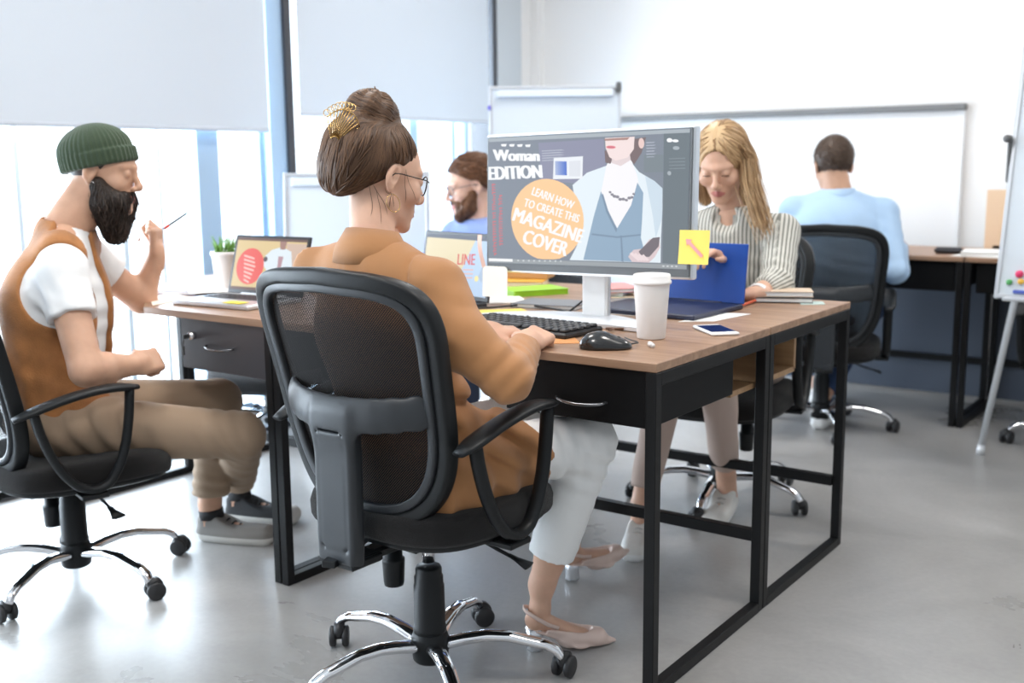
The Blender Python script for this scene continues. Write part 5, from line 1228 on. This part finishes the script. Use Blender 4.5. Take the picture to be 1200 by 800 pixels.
# stand: flat neck and curved foot
f = MB(); f.box((-.452, .495, .855), (.075, .016, .20), b=.004); off(f, MO).build('neck', WHITE, mon)
f = MB(); f.box((-.452, .507, .855), (.079, .008, .20), b=.002); off(f, MO).build('neck_back', ALU, mon)
f = MB(); P = []
for a in np.linspace(0, 1, 25): P.append((-.255 + .51 * a, 1 - (2 * a - 1) ** 2))
fw = [(-.475 + x, .345 + .012 * y) for x, y in P]; bk = [(-.475 + x, .365 + .16 * y ** .8) for x, y in P][::-1]
f.prism(fw + bk, .752, .762); off(f, MO).build('foot', mat('silver_foot', (.80, .81, .83), .28, .35), mon)
# sticky notes on the monitor
def sheet(name, pts, z, mt, label, cat='paper', th=.0012, group=None):
    c = np.mean(np.array(pts), 0); f = MB(); f.prism([tuple(np.array(p) - c) for p in pts], 0, th); o = f.build(name, mt, None, label, cat, group); o.location = (c[0], c[1], z); return o
YEL = mat('sticky_yellow', sr(250, 222, 110), .8); PINK = mat('marker_pink', sr(240, 160, 160), .8)
n0 = mplace(.323, -.106, .008); r = empty('sticky_note', n0, 0, 'yellow sticky note with a pink arrow stuck on the corner of the monitor', 'sticky note')
f = MB(); Q = [[mplace(.323 + x, -.106 + z, .008 + .006 * ((.04 - z) / .08) ** 2) for z in np.linspace(-.041, .041, 6)] for x in (-.040, .040)]; f.quadgrid(np.array(Q)); Q2 = [[p - My * .0006 for p in row] for row in Q]; f.quadgrid(np.array(Q2)); off(f, n0).build('note', YEL, r)
f = MB(); a, b_ = np.array((.024, -.022)), np.array((-.022, .020)); d = (b_ - a) / np.linalg.norm(b_ - a); n = np.array((-d[1], d[0])); pts = [a + n * .004, b_ - d * .014 + n * .004, b_ - d * .014 + n * .010, b_, b_ - d * .014 - n * .010, b_ - d * .014 - n * .004, a - n * .004]
f.add([mplace(.323 + x, -.106 + z, .0105 + .006 * ((.04 - z) / .08) ** 2) for x, z in pts], [tuple(range(7))]); off(f, n0).build('arrow', PINK, r, 'pink arrow drawn on the note')
n1 = mplace(-.275, -.212, .009); f = MB(); pts = []
for (cx, cz, a0) in ((.030, .030, 0), (-.030, .030, 90)): pts += [(cx + .012 * math.cos(math.radians(a0 + t)), cz + .012 * math.sin(math.radians(a0 + t))) for t in (0, 30, 60, 90)]
pts += [(-.042, -.042), (.042, -.042)]
f.prism([(x, -z) for x, z in pts], 0, .0012, R=np.array([Mx, -Mz, -My]).T, c=n1); tag(off(f, n1).build('sticky_note', mat('cream_note', sr(250, 244, 232), .8)), 'cream note hanging from the lower left corner of the large monitor', 'sticky note').location = n1
n2 = mplace(-.326, -.130, .010); f = MB(); f.quadgrid(np.array([[mplace(-.326 + x * .9 + .012 * t, -.130 + .045 * (1 - 2 * t), .012 + .006 * math.sin(4 * t)) for t in np.linspace(0, 1, 7)] for x in (-.008, .008)]))
tag(off(f, n2).build('sticky_note', mat('pink_note', sr(242, 205, 190), .8)), 'narrow pink paper flag on the left edge of the large monitor', 'sticky note').location = n2

# ---- keyboard
KM = mat('key_black', (.03, .03, .03), .4); o_ = (-.500, .245, .75); kb = empty('keyboard', o_, math.radians(-4), 'black keyboard on the near desk under the woman\'s hands', 'keyboard')
f = MB(); f.box((0, 0, .008), (.36, .155, .014), b=.004); f.build('body', mat('keyboard_black', (.012, .012, .013), .4), kb)
for rI in range(5):
    for k in range(15):
        if rI == 4 and 4 <= k <= 8:
            if k != 6: continue
            wk = .105
        else: wk = .0195
        f = MB(); x = -.162 + k * .0231; y = .056 - rI * .028
        f.box((x, y, .0185), (wk, .0215, .009), b=.003); f.build('key', mat('keycap', (.022, .022, .024), .38), kb)
# ---- mouse with its cable
def mouse_f(P):
    q = P; d = smin(ell(q, (0, -.012, .004), (.034, .046, .036)), ell(q, (0, .022, .002), (.030, .040, .024)), .012); d = smax(d, -(q[:, 2] - .001), .003);
    g = np.maximum(np.abs(q[:, 0]) - .0008, -(q[:, 1] - .005)); return smax(d, -g, .001)
ms = empty('mouse', (-.188, .105, .75), math.radians(-58), 'black computer mouse near the front edge of the near desk', 'mouse')
v, q = sdf_mesh(mouse_f, (-.05, -.07, -.01), (.05, .07, .06), .002); np_obj('shell', [(v, q, 0)], [mat('mouse_black', (.012, .012, .013), .22, coat=.4)], ms)
f = MB(); f.tube([(-.003, .030, .022), (.003, .030, .022)], .0065, 14); f.build('wheel', RUB, ms)
f = MB(); f.tube([(0, .055, .010), (-.02, .075, .010), (-.06, .075, .006), (-.10, .06, .004), (-.14, .05, .003)], .0018, 6); f.build('cable', RUB, ms)
r = empty('earphone', at(720, 371, 2.67) * np.array((1, 1, 0)) + np.array((0, 0, .752)), .3, 'small brown earphone plug lying before the monitor foot', 'earphone')
f = MB(); f.tube([(-.022, 0, .004), (.022, .006, .004)], .0035, 8); f.tube([(0, 0, .004), (-.006, -.03, .004)], .0025, 6); f.build('plug', mat('brown_plug', (.14, .07, .04), .5), r)
# ---- paper cup with lid
r = empty('paper_cup', (-.172, .292, .75), 0, 'tall white takeaway cup with a lid beside the monitor', 'cup')
CUPM = mat('cup_white', (.84, .82, .80), .5)
f = MB(); f.lathe([(.001, .001), (.0325, .001), (.0335, .003), (.0425, .132), (.0425, .136), (.001, .136)], n=40); f.build('cup', CUPM, r)
f = MB(); f.lathe([(.0445, .130), (.0465, .131), (.0465, .137), (.0445, .139), (.0440, .150), (.0425, .153), (.040, .153), (.038, .149), (.001, .149)], n=40); f.build('lid', mat('lid_white', (.86, .84, .82), .35), r)
# ---- marker stub, phone, orange mat
r = empty('marker', (-.112, .180, .750), 2.3, 'short white marker lying at the desk corner', 'marker')
f = MB(); f.tube([(-.018, 0, .006), (.010, 0, .006)], .0058, 12); f.build('barrel', WHITE, r); f = MB(); f.tube([(.010, 0, .006), (.018, 0, .006), (.021, 0, .006)], [.0045, .003, .0012], 10); f.build('tip', mat('marker_tip', (.3, .3, .3), .4), r)
r = empty('smartphone', (-.086, .462, .750), math.radians(46.0), 'white smartphone with a dark blue screen near the right desk edge', 'phone')
f = MB(); f.box((0, 0, .0045), (.070, .140, .008), b=.003); f.build('case', WHITE, r)
f = MB(); f.box((0, 0, .0086), (.061, .104, .0008)); f.build('screen', mat('phone_glass', (.008, .014, .05), .12), r)
f = MB(); f.tube([(0, -.0605, .0086), (0, -.0605, .0091)], .0055, 16); f.build('home_button', ALU, r)
sheet('envelope', [(-.40, .03), (-.272, .135), (-.33, .20), (-.46, .10)], .7502, mat('kraft_orange', sr(214, 150, 95), .7), 'orange paper envelope under the woman\'s right hand', 'envelope')
# ---- papers and books behind the keyboard
PW = mat('paper_soft', sr(240, 234, 228), .8)
sheet('note_sheet', [(-.75, .40), (-.66, .50), (-.74, .56), (-.84, .45)], .7502, YEL, 'pale yellow note lying behind the keyboard', 'paper')
sheet('note_sheet', [(-.90, .58), (-.80, .68), (-.92, .80), (-1.02, .66)], .7502, PW, 'white sheet lying left of the monitor, behind the yellow note', 'paper', .003)
GRN = mat('lime_green', sr(150, 205, 40), .5)
def book(name, c, d, rz, cover, pages, label, cat, z=.75, group=None, soft=True):
    r = empty(name, (c[0], c[1], z), rz, label, cat, group)
    f = MB(); f.box((0, 0, d[2] / 2), (d[0], d[1], d[2] - .003), b=.0008); f.build('pages', pages, r)
    f = MB(); f.box((0, 0, .0009), (d[0] + .004, d[1] + .004, .0018)); f.build('back_cover', cover, r)
    f = MB(); f.box((0, 0, d[2] - .0009), (d[0] + .004, d[1] + .004, .0018)); f.box((-d[0] / 2 - .001, 0, d[2] / 2), (.002, d[1] + .004, d[2])); f.build('front_cover', cover, r)
    return r
book('notebook', (-.93, .89), (.13, .19, .018), math.radians(-30), GRN, GRN, 'lime green notebook behind the monitor, left of its stand', 'notebook')
book('book', (-1.09, 1.05), (.17, .13, .022), math.radians(25), mat('orange_cover', sr(225, 165, 60), .5), mat('cream_pages', sr(240, 225, 190), .8), 'yellow orange book behind the lime green notebook', 'book')
f = MB(); r = empty('cardboard_box', (-1.11, 1.12, .773), math.radians(20), 'small brown cardboard box on the yellow orange book', 'box'); f.box((0, 0, .022), (.17, .10, .044), b=.002); f.build('carton', mat('cardboard', sr(196, 150, 96), .8), r); f = MB(); f.box((.0, 0, .0445), (.03, .10, .001)); f.build('tape', mat('tape_tan', sr(215, 180, 130), .4), r)
book('book', (-.62, .86), (.13, .17, .020), math.radians(35), mat('cream_cover', sr(240, 222, 190), .5), PAPER, 'cream book at the bottom of the pile right of the monitor stand', 'book')
book('book', (-.63, .88), (.12, .16, .012), math.radians(12), mat('sage_cover', sr(150, 170, 150), .5), PAPER, 'grey green booklet in the middle of the pile behind the stand', 'book', .770)
book('book', (-.62, .87), (.13, .16, .012), math.radians(50), mat('rose_cover', sr(225, 150, 145), .5), PAPER, 'rose pink booklet on top of the pile behind the stand', 'book', .782)
sheet('note_sheet', [(-.50, .60), (-.34, .60), (-.33, .70), (-.50, .72)], .7502, PW, 'white sheet between the monitor foot and the blue laptop', 'paper')
book('notebook', (-.70, .66), (.20, .14, .012), math.radians(10), mat('grey_cover', sr(120, 122, 126), .5), PAPER, 'grey notebook lying behind the monitor foot', 'notebook')
f = MB(); f.tube([(-.86, .45, .755), (-.80, .50, .757), (-.76, .60, .757), (-.68, .58, .757), (-.60, .555, .757), (-.56, .53, .757), (-.545, .60, .79), (-.52, .56, .85)], .003, 8); f.tube([(-.64, .50, .757), (-.60, .40, .757), (-.58, .36, .765)], .002, 6)
f.v = [(a + .6, b - .5, c - .75) for a, b, c in f.v]; o = f.build('monitor_cable', RUB, None, 'black cable looping over the desk behind the keyboard', 'cable'); o.location = (-.6, .5, .75)
# ---- laptops
def laptop(c, rz, w, d, lh, op, base_m, lid_m, label, z=.75, keys=True, scr_src=None, draw=None, bez=None):
    r = empty('laptop', (c[0], c[1], z), rz, label, 'laptop')
    f = MB(); f.box((0, 0, .008), (w, d, .014), b=.003); b = f.build('base', base_m, r)
    if keys:
        f = MB(); f.box((0, d * .14, .0154), (w * .86, d * .42, .0006)); k_ = f.build('keyboard_deck', mat('laptop_keys', (.10, .10, .11), .5), b)
        for i in range(4):
            for j in range(13): g = MB(); g.box((-w * .40 + j * w * .8 / 12, d * .29 - i * d * .095, .0164), (w * .052, d * .075, .0014), b=.0005); g.build('key', mat('laptop_key', (.03, .03, .035), .5), b)
        f = MB(); f.box((0, -d * .28, .0154), (w * .32, d * .28, .0006)); f.build('trackpad', mat('trackpad', (.45, .46, .48), .3), b)
    a = math.radians(op - 90); U = np.array((0, math.sin(a), math.cos(a))); N = np.array((0, math.cos(a), -math.sin(a))); h0 = np.array((0, d / 2, .014)); c0 = h0 + U * lh / 2; X = np.array((1.0, 0, 0)); Rm = np.array([X, N, U]).T
    f = MB(); f.box(c0 + N * .004, (w, .007, lh), R=Rm, b=.002); L_ = f.build('lid', lid_m, r)
    if bez: f = MB(); f.box(c0 - N * .0002, (w - .004, .0015, lh - .004), R=Rm); f.build('bezel', bez, L_)
    if scr_src:
        S = Screen(scr_src, w * .93, lh * .88, lambda x, y, k: c0 + X * x + U * (y + lh * .01) - N * (.0012 + k)); draw(S); S.build('picture', (0, 0, 0), L_)
    f = MB(); f.tube([(-w * .3, d / 2, .012), (w * .3, d / 2, .012)], .006, 10); f.build('hinge', base_m, r)
    return r
DKB = mat('laptop_black', (.02, .02, .024), .35); SILV = mat('laptop_silver', (.66, .67, .70), .32, .6)
def dl(S):
    S.poly([(0, 0), (100, 0), (100, 60), (0, 60)], scr('tan', 214, 186, 130), 0); S.poly([(0, 0), (100, 0), (100, 3), (0, 3)], scr('brown', 92, 66, 60), 1); S.poly([(0, 57), (100, 57), (100, 60), (0, 60)], scr('brown', 92, 66, 60), 1)
    S.poly([(72, 5), (100, 5), (100, 57), (80, 57)], scr('rose', 200, 170, 150), 1)
    S.poly([(44, 20), (52, 13), (66, 9), (80, 14), (84, 30), (82, 57), (48, 57), (50, 38), (42, 30)], scr('blazer', 216, 222, 230), 2); S.poly([(62, 3), (72, 3), (71, 12), (64, 12)], scr('neckd', 150, 110, 100), 3); S.poly([(63, 20), (70, 20), (68, 40), (64, 40)], scr('tie', 170, 130, 140), 3); S.ell(45, 24, 3, 3, scr('darkspot', 70, 60, 66), 3)
    S.ell(24, 33, 20, 21, scr('coral', 226, 78, 72), 3); rng = np.random.RandomState(1)
    for k in range(7): S.poly([(13 + k * .8, 20 + k * 4.6), (32 - abs(k - 2) * 1.5, 23 + k * 4.6), (32 - abs(k - 2) * 1.5, 25 + k * 4.6), (13 + k * .8, 22 + k * 4.6)], scr('pale_type', 245, 190, 180), 4)
laptop((-1.555, .205), math.radians(3), .325, .225, .190, 106, SILV, DKB, 'silver laptop with a red circle on its screen on the left desk', scr_src=[(0, 0), (100, 0), (100, 60), (0, 60)], draw=dl, bez=DKB)
sheet('sticky_note', [(-1.50, .105), (-1.43, .11), (-1.435, .15), (-1.505, .145)], .767, mat('bright_yellow', sr(250, 225, 60), .7), 'small yellow sticky note on the silver laptop palm rest', 'sticky note')
def dm(S):
    S.poly([(0, 0), (100, 0), (100, 60), (0, 60)], scr('sand', 214, 196, 150), 0); S.poly([(78, 0), (100, 0), (100, 60), (45, 60), (60, 35)], scr('sky', 165, 192, 224), 1); S.poly([(0, 0), (100, 0), (100, 4), (0, 4)], scr('navy', 60, 66, 84), 2)
    S.poly([(86, 40), (90, 30), (96, 34), (92, 46)], scr('mist', 150, 172, 200), 2); S.ell(84, 42, 3, 3, scr('lemon', 235, 215, 130), 2)
    S.text('LINE', (53, 30), (79, 28.5), 11, scr('red_letters', 200, 52, 48), 3, .35)
    for k in range(3): S.poly([(62, 34 + k * 4), (78, 33 + k * 4), (78, 34.2 + k * 4), (62, 35.2 + k * 4)], scr('salmon', 222, 160, 140), 3)
laptop((-1.03, .46), math.radians(-14), .345, .22, .200, 100, DKB, DKB, 'dark laptop with red lettering on screen, right of the seated woman', scr_src=[(0, 0), (100, 0), (100, 60), (0, 60)], draw=dm, bez=DKB)
BLU = mat('cobalt_blue', (.006, .065, .36), .35); NVY = mat('navy_base', (.016, .022, .055), .4)
laptop((-.375, .745), math.radians(-2), .34, .29, .170, 97, NVY, BLU, 'laptop with a bright cobalt blue lid and navy base before the blond woman', keys=False)
sheet('note_sheet', [(-.24, .56), (-.165, .62), (-.14, .80), (-.22, .78)], .7502, PAPER, 'white sheet sticking out under the blue laptop', 'paper')
r = empty('pencil', (-.225, .985, .754), math.radians(96), 'orange red pencil between the blue laptop and the notebook', 'pencil'); f = MB(); f.tube([(-.09, 0, .003), (.08, 0, .003)], .0038, 6, smooth=False); f.build('shaft', mat('orange_red', (.75, .12, .04), .4), r); f = MB(); f.tube([(.08, 0, .003), (.098, 0, .003)], [.0038, .0006], 6); f.build('tip', W_LIGHT, r)
book('notebook', (-.175, 1.115), (.10, .165, .014), math.radians(-68), mat('black_cover', (.02, .02, .022), .5), PAPER, 'dark notebook under the beige one beside the blond woman\'s hand', 'notebook', .752)
book('notebook', (-.180, 1.13), (.10, .16, .016), math.radians(-64), mat('beige_cover', sr(214, 190, 165), .5), PAPER, 'beige notebook lying on a dark one beside the blond woman\'s hand', 'notebook', .767)
sheet('card', [(-.10, 1.06), (-.04, 1.10), (-.07, 1.16), (-.13, 1.13)], .7502, mat('mint_card', sr(185, 205, 200), .7), 'pale green card at the far right desk corner', 'card')
# ---- left desk papers, pot with grass
sheet('note_sheet', [(-1.73, .03), (-1.79, .22), (-1.97, .27), (-1.90, .14)], .7502, mat('pink_paper', sr(240, 225, 210), .8), 'pinkish sheet at the left edge of the left desk', 'paper', .002)
book('notebook', (-1.93, .30), (.15, .11, .012), math.radians(20), mat('lilac_cover', sr(120, 110, 150), .5), PAPER, 'notebook behind the sheets at the left edge of the left desk', 'notebook')
sheet('note_sheet', [(-1.80, .22), (-1.74, .34), (-1.90, .46), (-1.98, .34)], .7625, PW, 'white sheet on the notebook of the left desk', 'paper', .001)
r = empty('plant_pot', (-1.835, .405, .75), 0, 'white pot of green grass behind the silver laptop', 'potted plant')
f = MB(); f.lathe([(.001, 0), (.036, 0), (.038, .004), (.050, .122), (.053, .123), (.053, .135), (.048, .135), (.046, .12), (.001, .12)], n=32); f.build('pot', mat('pot_white', (.80, .76, .74), .5), r)
f = MB(); rng = np.random.RandomState(5)
for k in range(70):
    a, rr = rng.rand() * 6.28, .038 * rng.rand() ** .5; x, y = rr * math.cos(a), rr * math.sin(a); h_ = .03 + .035 * rng.rand(); dx, dy = .012 * rng.normal(), .012 * rng.normal()
    f.tube([(x, y, .115), (x + dx * .5, y + dy * .5, .125 + h_ * .6), (x + dx * 1.3, y + dy * 1.3, .125 + h_)], [.0022, .0018, .0003], 4)
f.build('grass', mat('grass_green', (.13, .30, .04), .6), r)
# ---- flipcharts
def easel(name, c, rz, w, h, zb, label, lean=8, legs=True, board=None, feet_w=.62, clamp=True, fy=-.10, by=.55):
    r = empty(name, (c[0], c[1], 0), rz, label, 'flipchart', 'flipchart easels'); ln = math.tan(math.radians(lean)); bm = board or mat('flip_white', (.62, .67, .72), .3)
    a = math.radians(lean); Rm = rot('X', -a); cz = zb + h / 2 * math.cos(a)
    f = MB(); f.box((0, (cz - zb) * ln, cz), (w, .016, h), R=Rm); f.build('board', bm, r)
    for s in (-1, 1): f = MB(); f.box((s * w / 2, (cz - zb) * ln - .002, cz), (.016, .026, h + .02), R=Rm, b=.003); f.build('side_frame', mat('frame_grey', (.55, .57, .60), .35, .5), r)
    for s in (-1, 1): f = MB(); zz = zb + h * (1 if s > 0 else 0) * math.cos(a); f.box((0, (zz - zb) * ln - .002, zz), (w, .026, .016), R=Rm, b=.003); f.build('cross_frame', MATS['frame_grey'], r)
    f = MB(); f.box((0, -.035, zb - .004), (w * .9, .06, .012), b=.003); f.build('pen_tray', ALU, r)
    if clamp: f = MB(); zz = zb + (h - .03) * math.cos(a); f.box((0, (zz - zb) * ln - .018, zz), (w * .9, .018, .035), R=Rm, b=.004); f.build('clamp', mat('clamp_pale', (.66, .72, .80), .35), r)
    tz = zb + h * .75; T = np.array((0, (tz - zb) * ln + .02, tz))
    for s in (-1, 1): f = MB(); f.tube([(s * w * .30, (tz - zb) * ln + .02, tz), (s * feet_w / 2, fy, .03)], .013, 12); f.tube([(s * feet_w / 2, fy, .04), (s * feet_w / 2, fy - .003, .0)], .016, 12); f.build('leg', mat('leg_pale', (.72, .74, .76), .3, .3), r)
    f = MB(); f.tube([tuple(T), (0, by, .0)], .013, 12); f.build('leg', MATS['leg_pale'], r)
    return r
easel('flipchart', (-2.26, 1.46), math.radians(36), .62, .60, .53, 'flipchart by the window behind the woman in the tan jacket', 7, feet_w=.5, by=.30)
eC = easel('flipchart', (-1.955, 2.57), math.radians(36), .64, .92, .62, 'tall flipchart behind the large monitor, its top above the screen', 4)
f = MB(); f.box((.315, .04, 1.535), (.025, .03, .05), b=.005); f.build('clip', mat('clip_dark', (.10, .10, .10), .4), eC)
f = MB(); f.box((-.325, .03, 1.44), (.018, .02, .022), b=.004); f.build('magnet', mat('magnet_violet', (.12, .10, .45), .4), eC)
eR = easel('flipchart', (.540, 2.16), math.radians(-4), .68, 1.0, .68, 'flipchart with coloured magnets cut off by the right edge', 11, feet_w=.92, fy=.34, by=-.45)
for k, (x, z, cM) in enumerate([(-.270, .762, (.75, .04, .15)), (-.300, .732, (.08, .35, .10)), (-.262, .736, (.80, .45, .05)), (-.232, .730, (.08, .35, .10)), (-.26, .70, (.08, .12, .45))]):
    f = MB(); y = (z - .69) * math.tan(math.radians(11)) - .012
    if k < 4: f.tube([(x, y + .004, z), (x, y - .008, z)], .013 if k == 0 else .010, 14)
    else: f.box((x, y, z), (.05, .012, .012), b=.003)
    f.build('magnet', mat('magnet_%s' % ('red', 'green', 'orange', 'green', 'blue')[k], cM, .4), eR, ('pink red round magnet', 'green round magnet', 'orange round magnet', 'green round magnet', 'dark blue bar magnet')[k])
f = MB(); f.box((-.352, .085, 1.16), (.012, .02, .16), b=.004); f.tube([(-.352, .075, 1.235), (-.352, .045, 1.235)], .014, 12); f.build('hook', mat('clip_dark', (.10, .10, .10), .4), eR)
# ---- back desk things
r = empty('cork_board', (-.03, 3.44, .752), 0, 'beige board standing on the back wall desk behind the flipchart', 'board'); f = MB(); f.box((0, 0, .137), (.19, .02, .274), b=.002); f.build('panel', mat('beige_board', sr(226, 196, 165), .8), r)
f = MB(); f.box((0, .02, .01), (.12, .06, .02), b=.003); f.build('stand', W_LIGHT, r)
book('book', (.02, 3.08), (.30, .21, .02), math.radians(8), PAPER, PAPER, 'open white papers in a pile on the back wall desk', 'papers', .751)
sheet('note_sheet', [(-.16, 2.97), (.06, 2.95), (.08, 3.12), (-.14, 3.14)], .7505, PAPER, 'white sheet at the front of the back wall desk', 'paper', .002)
r = empty('pouch', (-.20, 3.10, .751), .2, 'small dark pouch on the back wall desk by the man in light blue', 'pouch'); f = MB(); f.box((0, 0, .014), (.12, .06, .028), b=.012); f.build('bag', mat('pouch_black', (.03, .03, .035), .7), r); f = MB(); f.box((0, -.0, .028), (.10, .004, .003)); f.build('zip', ALU, r)
